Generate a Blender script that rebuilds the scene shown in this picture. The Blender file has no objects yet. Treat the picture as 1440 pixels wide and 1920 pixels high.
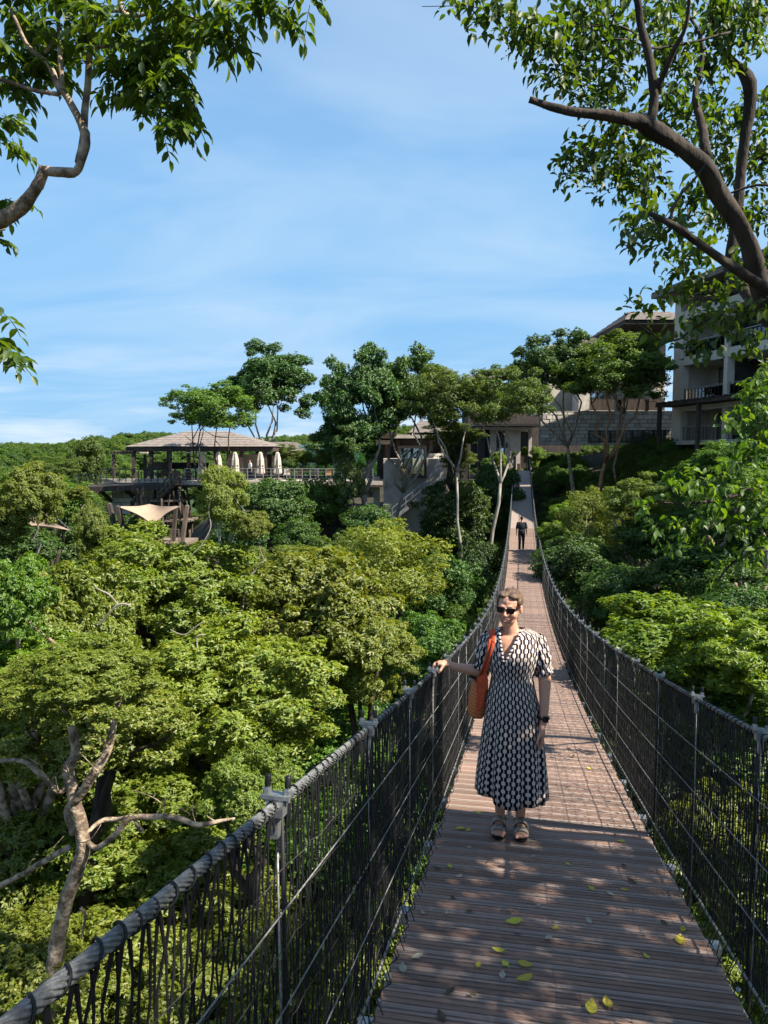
import bpy, math, random
import numpy as np
from mathutils import Vector, Matrix, Quaternion, noise
random.seed(7); rng = np.random.default_rng(7)
S = bpy.context.scene; C = S.collection
PI = math.pi; R = math.radians
# ---------------------------------------------------------------- camera, sky, sun, exposure
F = 1387.0; VPX = 975.0; HOR = 848.0
PITCH = math.atan((960 - HOR) / F); YAW = math.atan((VPX - 720) / math.hypot(F, 960 - HOR))
cd = bpy.data.cameras.new('camera'); cam = bpy.data.objects.new('camera', cd); C.objects.link(cam)
cam.rotation_euler = (PI/2 - PITCH, 0, YAW); cd.sensor_fit = 'VERTICAL'; cd.sensor_height = 36; cd.lens = 36*F/1920
cd.clip_start = .05; cd.clip_end = 5000; S.camera = cam
SUN_EL, SUN_AZ = 49.0, -12.0          # degrees; azimuth measured from +X towards +Y
W = bpy.data.worlds.new('World'); S.world = W; W.use_nodes = True
nt = W.node_tree; nt.nodes.clear(); N = nt.nodes.new; Lk = nt.links.new
out = N('ShaderNodeOutputWorld'); bg = N('ShaderNodeBackground'); sky = N('ShaderNodeTexSky')
sky.sky_type = 'NISHITA'; sky.sun_disc = False; sky.sun_elevation = R(SUN_EL); sky.sun_rotation = R(90 - SUN_AZ)
sky.air_density = 1.0; sky.dust_density = .25; sky.ozone_density = 2.2
tc = N('ShaderNodeTexCoord'); sep = N('ShaderNodeSeparateXYZ'); Lk(tc.outputs['Generated'], sep.inputs[0])
def wmath(op, a, b=None, c=None):
    m = N('ShaderNodeMath'); m.operation = op
    for i, v in enumerate((a, b, c)):
        if v is None: continue
        if isinstance(v, (int, float)): m.inputs[i].default_value = v
        else: Lk(v, m.inputs[i])
    return m.outputs[0]
zc = wmath('MAXIMUM', sep.outputs[2], .0)
den = wmath('ADD', zc, .16)
comb = N('ShaderNodeCombineXYZ')
Lk(wmath('DIVIDE', sep.outputs[0], den), comb.inputs[0]); Lk(wmath('DIVIDE', sep.outputs[1], den), comb.inputs[1])
mp = N('ShaderNodeMapping'); mp.inputs['Rotation'].default_value = (0, 0, R(22)); mp.inputs['Scale'].default_value = (.7, 1.15, 1)
mp.inputs['Location'].default_value = (.4, .2, 0)
Lk(comb.outputs[0], mp.inputs[0])
n1 = N('ShaderNodeTexNoise'); n1.inputs['Scale'].default_value = 1.15; n1.inputs['Detail'].default_value = 4; n1.inputs['Roughness'].default_value = .55; n1.inputs['Distortion'].default_value = .6
Lk(mp.outputs[0], n1.inputs[0])
r1 = N('ShaderNodeMapRange'); r1.inputs[1].default_value = .40; r1.inputs[2].default_value = .80; r1.inputs[3].default_value = .0; r1.inputs[4].default_value = .48
Lk(n1.outputs[0], r1.inputs[0])
# low bank of clouds and pale air above the horizon
r2 = N('ShaderNodeMapRange'); r2.interpolation_type = 'SMOOTHSTEP'; r2.inputs[1].default_value = .95; r2.inputs[2].default_value = 0.08; r2.inputs[3].default_value = 0; r2.inputs[4].default_value = .92
Lk(sep.outputs[2], r2.inputs[0])
mp2 = N('ShaderNodeMapping'); mp2.inputs['Scale'].default_value = (3.2, 3.2, 26); Lk(tc.outputs['Generated'], mp2.inputs[0])
n2 = N('ShaderNodeTexNoise'); n2.inputs['Scale'].default_value = 1.6; n2.inputs['Detail'].default_value = 5; Lk(mp2.outputs[0], n2.inputs[0])
r3 = N('ShaderNodeMapRange'); r3.inputs[1].default_value = .45; r3.inputs[2].default_value = .72; r3.inputs[3].default_value = 0; r3.inputs[4].default_value = 1.0; Lk(n2.outputs[0], r3.inputs[0])
low = N('ShaderNodeMapRange'); low.interpolation_type = 'SMOOTHSTEP'; low.inputs[1].default_value = .17; low.inputs[2].default_value = .03; Lk(sep.outputs[2], low.inputs[0])
k = wmath('MULTIPLY', r3.outputs[0], low.outputs[0])
tot = wmath('MINIMUM', wmath('ADD', r1.outputs[0], k), .93)
veil = N('ShaderNodeMix'); veil.data_type = 'RGBA'; Lk(r2.outputs[0], veil.inputs[0]); Lk(sky.outputs[0], veil.inputs[6]); veil.inputs[7].default_value = (1.15, 2.45, 4.0, 1)
mx = N('ShaderNodeMix'); mx.data_type = 'RGBA'; Lk(tot, mx.inputs[0]); Lk(veil.outputs[2], mx.inputs[6]); mx.inputs[7].default_value = (3.5, 4.1, 4.6, 1)
Lk(mx.outputs[2], bg.inputs[0]); bg.inputs[1].default_value = .088; Lk(bg.outputs[0], out.inputs[0])
sl = bpy.data.lights.new('sun', 'SUN'); sl.energy = 5.0; sl.angle = R(.55); sl.color = (1, .93, .80)
sun = bpy.data.objects.new('sun', sl); C.objects.link(sun)
SD = Vector((math.cos(R(SUN_EL))*math.cos(R(SUN_AZ)), math.cos(R(SUN_EL))*math.sin(R(SUN_AZ)), math.sin(R(SUN_EL))))
sun.rotation_euler = SD.to_track_quat('Z', 'Y').to_euler()
S.view_settings.view_transform = 'Standard'; S.view_settings.look = 'None'; S.view_settings.gamma = 1; S.view_settings.use_curve_mapping = False
S.view_settings.exposure = 1.38
S.render.engine = 'CYCLES'; S.cycles.use_denoising = True; S.cycles.max_bounces = 6; S.cycles.transparent_max_bounces = 8
S.cycles.diffuse_bounces = 3; S.cycles.glossy_bounces = 2; S.cycles.transmission_bounces = 4; S.cycles.sample_clamp_indirect = 4
# ---------------------------------------------------------------- helpers
UX = Vector((math.cos(YAW), math.sin(YAW), 0)); FX = Vector((-math.sin(YAW), math.cos(YAW), 0))
def zp(py, D):
    v = (960 - py) / F
    return D * (v*math.cos(PITCH) - math.sin(PITCH)) / (math.cos(PITCH) + v*math.sin(PITCH))
def up(px, D, py=HOR):
    v = (960 - py) / F
    return D * ((px - 720)/F) / (math.cos(PITCH) + v*math.sin(PITCH))
def uv(u, D, z=0): return UX*u + FX*D + Vector((0, 0, z))
def wp(px, py, D): return uv(up(px, D, py), D, zp(py, D))

class MB:
    def __init__(s): s.v = []; s.f = []; s.uv = None
    def add(s, vs, fs):
        o = len(s.v); s.v += [tuple(v) for v in vs]; s.f += [tuple(i+o for i in f) for f in fs]
    def box(s, c, size, rot=None, top=1.0):
        c = Vector(c); sx, sy, sz = (x/2 for x in size); vs = []
        for z in (-1, 1):
            k = top if z > 0 else 1
            for x, y in ((-1, -1), (1, -1), (1, 1), (-1, 1)):
                v = Vector((x*sx*k, y*sy*k, z*sz))
                if rot is not None: v = rot @ v
                vs.append(c+v)
        s.add(vs, [(3, 2, 1, 0), (4, 5, 6, 7), (0, 1, 5, 4), (1, 2, 6, 5), (2, 3, 7, 6), (3, 0, 4, 7)])
    def bar(s, a, b, w, h=None):            # a rectangular bar between two points
        a, b = Vector(a), Vector(b); d = b-a; h = h or w
        q = d.to_track_quat('X', 'Z').to_matrix()
        s.box((a+b)/2, (d.length, w, h), q)
    def prism(s, pts, ext):                 # polygon extruded by a vector
        ext = Vector(ext); n = len(pts); p = [Vector(q) for q in pts]
        s.add(p + [q+ext for q in p], [tuple(range(n-1, -1, -1)), tuple(range(n, 2*n))] + [(i, (i+1) % n, (i+1) % n+n, i+n) for i in range(n)])
    def tube(s, pts, r, n=6, cap=True, lump=0):
        pts = [Vector(p) for p in pts]; m = len(pts)
        if not hasattr(r, '__len__'): r = [r]*m
        vs = []; fs = []; ref = None
        for i, p in enumerate(pts):
            t = (pts[min(i+1, m-1)] - pts[max(i-1, 0)]).normalized()
            if ref is None: ref = t.orthogonal().normalized()
            ref = (ref - t*ref.dot(t)).normalized() if (ref - t*ref.dot(t)).length > 1e-6 else t.orthogonal().normalized()
            b = t.cross(ref)
            for j in range(n):
                a = 2*PI*j/n; rr = r[i]
                if lump: rr *= 1 + lump*noise.noise(p*3.1/(.3+rr*4) + Vector((math.cos(a), math.sin(a), 0))*1.3)
                vs.append(p + (ref*math.cos(a) + b*math.sin(a))*rr)
        for i in range(m-1):
            for j in range(n):
                fs.append((i*n+j, i*n+(j+1) % n, (i+1)*n+(j+1) % n, (i+1)*n+j))
        if cap: fs += [tuple(range(n-1, -1, -1)), tuple((m-1)*n+j for j in range(n))]
        s.add(vs, fs)
    def lathe(s, c, prof, n=12, sc=(1, 1)):
        c = Vector(c); vs = []; fs = []; m = len(prof)
        for r_, z in prof:
            for j in range(n):
                a = 2*PI*j/n; vs.append(c + Vector((r_*math.cos(a)*sc[0], r_*math.sin(a)*sc[1], z)))
        for i in range(m-1):
            for j in range(n): fs.append((i*n+j, i*n+(j+1) % n, (i+1)*n+(j+1) % n, (i+1)*n+j))
        fs += [tuple(range(n-1, -1, -1)), tuple((m-1)*n+j for j in range(n))]
        s.add(vs, fs)
    def ball(s, c, r, rot=None, nu=16, nv=10):
        c = Vector(c); r = r if hasattr(r, '__len__') else (r, r, r); vs = []; fs = []
        for i in range(1, nv):
            t = PI*i/nv
            for j in range(nu):
                a = 2*PI*j/nu; v = Vector((r[0]*math.sin(t)*math.cos(a), r[1]*math.sin(t)*math.sin(a), r[2]*math.cos(t)))
                vs.append(c + (rot @ v if rot is not None else v))
        for e in (1, -1):
            v = Vector((0, 0, r[2]*e)); vs.append(c + (rot @ v if rot is not None else v))
        for i in range(nv-2):
            for j in range(nu): fs.append((i*nu+j, (i+1)*nu+j, (i+1)*nu+(j+1) % nu, i*nu+(j+1) % nu))
        t, b = len(vs)-2, len(vs)-1
        for j in range(nu): fs.append((t, j, (j+1) % nu)); fs.append((b, (nv-2)*nu+(j+1) % nu, (nv-2)*nu+j))
        s.add(vs, fs)
    def mesh(s, name, m=None, smooth=False, off=None):
        me = bpy.data.meshes.new(name)
        v = s.v if off is None else [(x-off[0], y-off[1], z-off[2]) for x, y, z in s.v]
        me.from_pydata(v, [], s.f)
        if smooth: me.polygons.foreach_set('use_smooth', [True]*len(me.polygons))
        if m: me.materials.append(m)
        me.update(); return me
def obj(name, me, parent=None, loc=None, rot=None, sc=None):
    o = bpy.data.objects.new(name, me); C.objects.link(o)
    if parent is not None: o.parent = parent
    if loc is not None: o.location = loc
    if rot is not None: o.rotation_euler = rot
    if sc is not None: o.scale = sc
    return o
LABELS = {}
def tag(o, label=None, cat=None, group=None, kind=None):
    if label: o['label'] = label
    if cat: o['category'] = cat
    if group: o['group'] = group
    if kind: o['kind'] = kind
    return o
def thing(name, label, cat, loc=(0, 0, 0), group=None, rot=0):
    o = obj(name, None, None, loc); o.empty_display_size = .2; o.rotation_euler = (0, 0, rot)
    return tag(o, label, cat, group)
def part(name, mb, m, parent, smooth=False, label=None, kind=None, off=None):
    """geometry given in world coordinates, stored relative to the thing's own origin"""
    if off is None:
        off = Vector((0, 0, 0)); p = parent
        while p is not None: off = off + p.location; p = p.parent
    o = obj(name, mb.mesh(name, m, smooth, off), parent)
    if label: o['label'] = label
    if kind: o['kind'] = kind
    return o
def copy_tree(o, parent=None):
    c = o.copy(); C.objects.link(c)
    if parent is not None: c.parent = parent
    for ch in list(o.children): copy_tree(ch, c)
    return c
# ---------------------------------------------------------------- materials
def newmat(name):
    m = bpy.data.materials.new(name); m.use_nodes = True; t = m.node_tree; t.nodes.clear(); return m, t
def mat(name, c1, c2=None, rough=.7, scale=8, bump=.0, metal=0, stretch=(1, 1, 1), detail=5, spec=.3, contrast=(.35, .65), bscale=None, rnd=0, coat=0):
    m, t = newmat(name); n = t.nodes.new; l = t.links.new
    o = n('ShaderNodeOutputMaterial'); b = n('ShaderNodeBsdfPrincipled'); l(b.outputs[0], o.inputs[0])
    b.inputs['Roughness'].default_value = rough; b.inputs['Metallic'].default_value = metal; b.inputs['Specular IOR Level'].default_value = spec
    b.inputs['Coat Weight'].default_value = coat
    c2 = c2 or tuple(x*.7 for x in c1)
    tcx = n('ShaderNodeTexCoord'); mpx = n('ShaderNodeMapping'); mpx.inputs['Scale'].default_value = stretch; l(tcx.outputs['Object'], mpx.inputs[0])
    ns = n('ShaderNodeTexNoise'); ns.inputs['Scale'].default_value = scale; ns.inputs['Detail'].default_value = detail; ns.inputs['Roughness'].default_value = .6; l(mpx.outputs[0], ns.inputs[0])
    cr = n('ShaderNodeValToRGB'); cr.color_ramp.elements[0].position = contrast[0]; cr.color_ramp.elements[1].position = contrast[1]
    cr.color_ramp.elements[0].color = (*c2, 1); cr.color_ramp.elements[1].color = (*c1, 1); l(ns.outputs[0], cr.inputs[0])
    col = cr.outputs[0]
    if rnd:
        oi = n('ShaderNodeObjectInfo'); mr = n('ShaderNodeMapRange'); mr.inputs[3].default_value = 1-rnd; mr.inputs[4].default_value = 1+rnd; l(oi.outputs['Random'], mr.inputs[0])
        vm = n('ShaderNodeVectorMath'); vm.operation = 'SCALE'; l(col, vm.inputs[0]); l(mr.outputs[0], vm.inputs['Scale']); col = vm.outputs[0]
    l(col, b.inputs['Base Color'])
    if bump:
        bp = n('ShaderNodeBump'); bp.inputs['Strength'].default_value = bump; bp.inputs['Distance'].default_value = .02
        nb = n('ShaderNodeTexNoise'); nb.inputs['Scale'].default_value = bscale or scale*4; nb.inputs['Detail'].default_value = 6; l(mpx.outputs[0], nb.inputs[0])
        l(nb.outputs[0], bp.inputs['Height']); l(bp.outputs[0], b.inputs['Normal'])
    return m
def leafmat(name, cols, trans=.35, tcol=None, gloss=.035, rough=.5):
    """foliage: each leaf takes its own tint; part of the light passes through the blade"""
    m, t = newmat(name); n = t.nodes.new; l = t.links.new
    o = n('ShaderNodeOutputMaterial'); g = n('ShaderNodeNewGeometry'); oi = n('ShaderNodeObjectInfo')
    cr = n('ShaderNodeValToRGB'); e = cr.color_ramp.elements; e[0].color = (*cols[0], 1); e[1].color = (*cols[-1], 1)
    for i, c in enumerate(cols[1:-1]): x = e.new((i+1)/(len(cols)-1)); x.color = (*c, 1)
    l(g.outputs['Random Per Island'], cr.inputs[0])
    hs = n('ShaderNodeHueSaturation'); l(cr.outputs[0], hs.inputs['Color'])
    mr = n('ShaderNodeMapRange'); mr.inputs[3].default_value = .485; mr.inputs[4].default_value = .515; l(oi.outputs['Random'], mr.inputs[0]); l(mr.outputs[0], hs.inputs['Hue'])
    mv = n('ShaderNodeMapRange'); mv.inputs[3].default_value = .8; mv.inputs[4].default_value = 1.15
    ml = n('ShaderNodeMath'); ml.operation = 'FRACT'; mm = n('ShaderNodeMath'); mm.operation = 'MULTIPLY'; mm.inputs[1].default_value = 7.31
    l(oi.outputs['Random'], mm.inputs[0]); l(mm.outputs[0], ml.inputs[0]); l(ml.outputs[0], mv.inputs[0]); l(mv.outputs[0], hs.inputs['Value'])
    d = n('ShaderNodeBsdfDiffuse'); l(hs.outputs[0], d.inputs[0])
    tr = n('ShaderNodeBsdfTranslucent'); tm = n('ShaderNodeMix'); tm.data_type = 'RGBA'; tm.blend_type = 'MULTIPLY'; tm.inputs[0].default_value = 1
    l(hs.outputs[0], tm.inputs[6]); tm.inputs[7].default_value = (*(tcol or (1.9, 1.7, .5)), 1); l(tm.outputs[2], tr.inputs[0])
    mx = n('ShaderNodeMixShader'); mx.inputs[0].default_value = trans; l(d.outputs[0], mx.inputs[1]); l(tr.outputs[0], mx.inputs[2])
    gl = n('ShaderNodeBsdfGlossy'); gl.inputs['Roughness'].default_value = rough; gl.inputs[0].default_value = (1, 1, 1, 1)
    m2 = n('ShaderNodeMixShader'); m2.inputs[0].default_value = gloss; l(mx.outputs[0], m2.inputs[1]); l(gl.outputs[0], m2.inputs[2]); l(m2.outputs[0], o.inputs[0])
    return m
M = {}
M['plank'] = PL = mat('deck board composite', (.265, .165, .122), (.155, .098, .074), rough=.62, scale=3, stretch=(1, 14, 14), bump=.35, bscale=14, rnd=.26)
t = PL.node_tree; b = [x for x in t.nodes if x.type == 'BSDF_PRINCIPLED'][0]; src = b.inputs['Base Color'].links[0].from_socket
tcx = t.nodes.new('ShaderNodeTexCoord'); sx = t.nodes.new('ShaderNodeSeparateXYZ'); t.links.new(tcx.outputs['Object'], sx.inputs[0])
ab = t.nodes.new('ShaderNodeMath'); ab.operation = 'ABSOLUTE'; t.links.new(sx.outputs[1], ab.inputs[0])
cr = t.nodes.new('ShaderNodeValToRGB'); cr.color_ramp.interpolation = 'LINEAR'; e = cr.color_ramp.elements; e[0].position = .046; e[0].color = (0, 0, 0, 1); e[1].position = .054; e[1].color = (1, 1, 1, 1)
for p_, v_ in ((.060, .25), (.064, 0), (.067, .9), (.075, .9)): q = e.new(p_); q.color = (v_, v_, v_, 1)
t.links.new(ab.outputs[0], cr.inputs[0]); mw = t.nodes.new('ShaderNodeMix'); mw.data_type = 'RGBA'; mw.blend_type = 'MIX'
mf = t.nodes.new('ShaderNodeMath'); mf.operation = 'MULTIPLY'; mf.inputs[1].default_value = .55; t.links.new(cr.outputs[0], mf.inputs[0]); t.links.new(mf.outputs[0], mw.inputs[0])
t.links.new(src, mw.inputs[6]); mw.inputs[7].default_value = (.42, .36, .32, 1); t.links.new(mw.outputs[2], b.inputs['Base Color'])
M['steel'] = mat('galvanised steel', (.34, .35, .35), (.17, .18, .18), rough=.42, metal=.7, scale=30)
M['strand'] = mat('steel wire rope', (.24, .245, .24), (.10, .10, .10), rough=.5, metal=.35, scale=60, bump=.15)
M['wire'] = mat('thin wire rope', (.30, .29, .27), (.12, .12, .11), rough=.5, metal=.3, scale=60)
M['cord'] = mat('black nylon cord', (.012, .012, .014), (.006, .006, .007), rough=.6, scale=60)
M['course'] = mat('weathered net cord', (.055, .05, .045), (.02, .018, .017), rough=.7, scale=60)
M['cap'] = mat('black rubber cap', (.012, .012, .013), (.008, .008, .009), rough=.45, scale=20)
M['bark_dark'] = mat('dark rough bark', (.060, .046, .036), (.018, .014, .012), rough=.95, scale=7, stretch=(1, 1, .35), bump=1.0, bscale=22)
M['bark_tan'] = mat('tan mottled bark', (.40, .31, .22), (.12, .082, .056), rough=.9, scale=9, bump=1.0, bscale=26, contrast=(.42, .60))
M['bark_pale'] = mat('pale grey bark', (.33, .30, .25), (.15, .13, .11), rough=.9, scale=3, stretch=(1, 1, .4), bump=.6)
M['bark_orange'] = mat('reddish peeling bark', (.30, .15, .07), (.15, .08, .05), rough=.8, scale=2.2, bump=.5)
M['ground'] = mat('leaf litter soil', (.05, .042, .024), (.022, .02, .012), rough=1, scale=.5, bump=.6, bscale=4)
M['hill'] = mat('far wooded slope', (.030, .055, .022), (.014, .03, .014), rough=1, scale=.05, bump=.4, bscale=.3)
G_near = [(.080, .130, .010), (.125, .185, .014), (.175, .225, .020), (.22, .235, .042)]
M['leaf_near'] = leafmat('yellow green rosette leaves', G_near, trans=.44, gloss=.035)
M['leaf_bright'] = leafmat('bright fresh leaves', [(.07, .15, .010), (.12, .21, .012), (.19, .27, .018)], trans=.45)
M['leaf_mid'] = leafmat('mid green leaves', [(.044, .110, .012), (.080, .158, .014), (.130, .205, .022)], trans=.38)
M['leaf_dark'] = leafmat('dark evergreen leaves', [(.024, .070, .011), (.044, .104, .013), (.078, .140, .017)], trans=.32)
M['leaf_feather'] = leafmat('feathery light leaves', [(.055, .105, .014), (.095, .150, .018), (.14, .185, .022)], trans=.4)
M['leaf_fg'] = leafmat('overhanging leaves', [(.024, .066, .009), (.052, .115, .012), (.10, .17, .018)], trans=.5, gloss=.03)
# ---------------------------------------------------------------- ground
CP = np.array([(0,-4,-5.5),(0,3,-8.5),(-10,5,-11),(-6,10,-11),(3,10,-12),(10,8,-10),(8,1,-7),(14,4,-6),(20,14,-7),(0,20,-13),(-15,20,-14),(12,20,-11.5),(-30,10,-14),(-10,-6,-8),
 (0,35,-13),(-20,35,-15),(15,35,-10),(19,42,-7),(12,60,-8),(14,76,-3.2),(10,50,-11),(2,62,-7),(2,52,-11),(6,66,-5.5),(-15,62,-8.5),(-15,50,-13),(-8,57,-9),(-30,62,-14),(-25,80,-12),(-15,85,-6),
 (21,58,.2),(26,52,.6),(35,50,1),(23,46,-3.5),(19,68,.3),(30,75,1.5),(14.5,72,-4.2),(12.5,72,-4.6),(16.8,74,-1.5),(17,66,-1.5),(16,56,-4.0),(28,40,-3),(30,28,-5),(-60,60,-28),(-60,120,-45),(0,120,-3),(40,120,3),(-40,100,-28),
 (0,95,-2.6),(10,85,-2.6),(-60,20,-22),(60,60,2),(60,10,-5),(60,-20,-5),(-60,-20,-12),(-100,60,-40),(14,90,-2.6),(-4,75,-5.5)], float)
def ground(u, D):
    u = np.asarray(u, float); D = np.asarray(D, float)
    w = 1.0/(((u[..., None]-CP[:, 0])**2 + (D[..., None]-CP[:, 1])**2) + 4.0)**1.9
    z = (w*CP[:, 2]).sum(-1)/w.sum(-1)
    far = np.clip((np.hypot(u, D) - 110)/120, 0, 1)*np.where(u < 10, 1, .35)
    return z*(1-far) + far*(-48)
def gz(u, D): return float(ground(np.array(u), np.array(D)))
def sheet(name, us, Ds, fz, m):
    U_, D_ = np.meshgrid(us, Ds, indexing='ij'); Z = fz(U_, D_)
    X = UX.x*U_ + FX.x*D_; Y = UX.y*U_ + FX.y*D_
    me = bpy.data.meshes.new(name); v = np.stack([X, Y, Z], -1).reshape(-1, 3); a, b = len(us), len(Ds)
    i, j = np.meshgrid(np.arange(a-1), np.arange(b-1), indexing='ij'); q = np.stack([i*b+j, (i+1)*b+j, (i+1)*b+j+1, i*b+j+1], -1).reshape(-1, 4)
    me.vertices.add(len(v)); me.vertices.foreach_set('co', v.ravel()); me.loops.add(q.size); me.loops.foreach_set('vertex_index', q.ravel().astype(np.int32))
    me.polygons.add(len(q)); me.polygons.foreach_set('loop_start', np.arange(0, q.size, 4, dtype=np.int32)); me.polygons.foreach_set('loop_total', np.full(len(q), 4, np.int32))
    me.polygons.foreach_set('use_smooth', [True]*len(q)); me.update(calc_edges=True); me.materials.append(m)
    return tag(obj(name, me), kind='structure')
us = np.concatenate([-np.geomspace(2600, 82, 26), np.arange(-80, 62, 2.0), np.geomspace(64, 2600, 24)])
Ds = np.concatenate([-np.geomspace(2600, 42, 18), np.arange(-40, 132, 2.0), np.geomspace(135, 2600, 26)])
sheet('ground', us, Ds, ground, M['ground'])
def hillz(u, D):
    a = np.clip((D-300)/180, 0, 1); a = a*a*(3-2*a)
    h = 3 + 4*np.sin(u*.011+1.3) + 3*np.sin(u*.031+.4) + 1.5*np.sin(u*.07)
    b = np.clip((D-620)/500, 0, 1)
    return -50 + (50+h)*a - 0*b
sheet('hills', np.arange(-900, 700, 20.0), np.arange(280, 1500, 20.0), hillz, M['hill'])

# ---------------------------------------------------------------- footbridge
_y = np.array([-2, .2, .71, 1.55, 2.55, 3.0, 3.55, 4.57, 5.25, 6.39, 8.38, 9.69, 18.4, 28.3, 34, 42, 48, 55, 62, 70, 77.])
_c = np.array([-.05, -.52, -.63, -.78, -.99, -1.08, -1.215, -1.39, -1.53, -1.735, -2.12, -2.31, -3.34, -3.97, -4.08, -3.88, -3.5, -2.85, -2.05, -1.2, -.75])
pf = -np.polyfit(_y, _c - 1.12, 6, w=np.where(_y < 1, 14., np.where(_y < 10, 4., 1.)))          # depth of the deck under the eye
def dz(y): return -float(np.polyval(pf, y))          # deck height along the bridge, world Y
XL, XR = -.53, .93; XC = (XL+XR)/2; YE = 77.5; Y0 = -2.4
bridge = thing('suspension_footbridge', 'long hanging footbridge of brown boards between black nets and steel cables', 'bridge', (XC, 0, dz(0)))
# boards: one shared mesh with routed grooves
def plank_mesh():
    w, L, t = .138, (XR-XL)-.03, .03; pr = []
    for a, b in ((-w/2, -.004), (-w/2+.004, 0), (-.045, 0), (-.043, -.006), (-.037, -.006), (-.035, 0), (-.006, 0), (-.004, -.006), (.004, -.006), (.006, 0), (.035, 0), (.037, -.006), (.043, -.006), (.045, 0), (w/2-.004, 0), (w/2, -.004), (w/2, -t), (-w/2, -t)):
        pr.append((a, b))
    mb = MB(); mb.prism([(-L/2, a, b) for a, b in pr], (L, 0, 0)); return mb.mesh('deck_board', M['plank'])
pm = plank_mesh(); y = Y0; n = 0; far_b = MB(); PITCHB = .156
bl = bridge.location
while y < YE:
    sl_ = math.atan((dz(y+.05)-dz(y-.05))/.1)
    if y > -.3 and n < 300:
        o = obj('deck_board', pm, bridge, (XC+random.uniform(-.008, .008)-bl.x, y-bl.y, dz(y)-bl.z+random.uniform(-.002, .002)), (sl_+random.gauss(0, .004), 0, random.gauss(0, .0035))); n += 1
    else:
        far_b.box((XC, y, dz(y)-.015), (XR-XL-.03, .142, .03), Matrix.Rotation(sl_, 3, 'X'))
    y += PITCHB
part('deck_boards', far_b, M['plank'], bridge, kind='stuff')
CH = 1.12
def cz(y, side=0): return dz(y) + CH
def cx(side): return XL-.005 if side < 0 else XR+.015
for side in (-1, 1):
    # hand cable, laid strands near the viewer
    mb = MB(); x0 = cx(side); ys = list(np.arange(-.6, 7, .016)); n = 48; vs = []; fs = []
    for i, yy in enumerate(ys):
        t = Vector((0, 1, (cz(yy+.02)-cz(yy-.02))/.04)).normalized(); a0 = Vector((1, 0, 0)); b0 = t.cross(a0)
        for j in range(n):
            a = 2*PI*j/n - yy*2*PI/.17*side; lob = abs(math.sin(4.0*2*PI*j/n))
            r = .0078 + .0048*lob**.6
            vs.append(Vector((x0, yy, cz(yy))) + (a0*math.cos(a)+b0*math.sin(a))*r)
    for i in range(len(ys)-1):
        for j in range(n): fs.append((i*n+j, i*n+(j+1) % n, (i+1)*n+(j+1) % n, (i+1)*n+j))
    mb.add(vs, fs); mb.tube([(x0, yy, cz(yy)) for yy in np.concatenate([[6.99], np.arange(7.3, YE+.6, .5)])], .0140, 8)
    part('hand_cable', mb, M['strand'], bridge, smooth=True)
    # black lashing cord wound round the cable
    mb = MB(); pts = []; st = .058
    for yy in np.arange(-.6, 14, st/12):
        a = 2*PI*yy/st; t = cz(yy+.02)-cz(yy-.02)
        rr = .0140 + .0018*math.sin(yy*31)
        pts.append((x0+rr*math.cos(a), yy + .012*math.sin(yy*17), cz(yy)+rr*math.sin(a)))
    mb.tube(pts, .0026, 4)
    part('lashing_cord', mb, M['cord'], bridge, smooth=True)
    # steel wires parallel to the deck, and the two wires under its edge
    for hgt, rad in ((.10, .006), (.36, .0024), (.62, .0022), (.86, .0022), (-.06, .009)):
        mb = MB(); mb.tube([(x0-side*.01, yy, dz(yy)+hgt) for yy in np.concatenate([np.arange(Y0, 12, .25), np.arange(12.3, YE+.5, .9)])], rad, 5)
        part('guy_wire', mb, M['wire'], bridge, smooth=True)
# net: squeezed diamond mesh hanging from the cable, one mesh per side
def strip_tubes(paths, r, name, m, parent):
    """many thin three-sided tubes; paths: (k, npts, 3)"""
    k, n, _ = paths.shape; t = np.gradient(paths, axis=1); t /= np.linalg.norm(t, axis=2, keepdims=True)
    ref = np.where(np.abs(t[..., 2:3]) > .7, np.array([1., 0, 0]), np.array([0, 0, 1.])); a = np.cross(t, ref); a /= np.linalg.norm(a, axis=2, keepdims=True); b = np.cross(t, a)
    ang = np.array([0, 2*PI/3, 4*PI/3]); rr = np.asarray(r) if hasattr(r, 'shape') else np.full((k, n), r)
    v = paths[:, :, None, :] + rr[:, :, None, None]*(a[:, :, None, :]*np.cos(ang)[None, None, :, None] + b[:, :, None, :]*np.sin(ang)[None, None, :, None])
    v = v - np.array(parent.location)[None, None, None, :]
    idx = np.arange(k*n*3).reshape(k, n, 3); q = np.stack([idx[:, :-1, :], np.roll(idx[:, :-1, :], -1, 2), np.roll(idx[:, 1:, :], -1, 2), idx[:, 1:, :]], -1).reshape(-1, 4)
    me = bpy.data.meshes.new(name); v = v.reshape(-1, 3); me.vertices.add(len(v)); me.vertices.foreach_set('co', v.ravel()); me.loops.add(q.size)
    me.loops.foreach_set('vertex_index', q.ravel().astype(np.int32)); me.polygons.add(len(q)); me.polygons.foreach_set('loop_start', np.arange(0, q.size, 4, dtype=np.int32))
    me.polygons.foreach_set('loop_total', np.full(len(q), 4, np.int32)); me.update(calc_edges=True); me.materials.append(m)
    o = obj(name, me, parent); o['kind'] = 'stuff'; return o
DZ = np.vectorize(dz)
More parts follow.
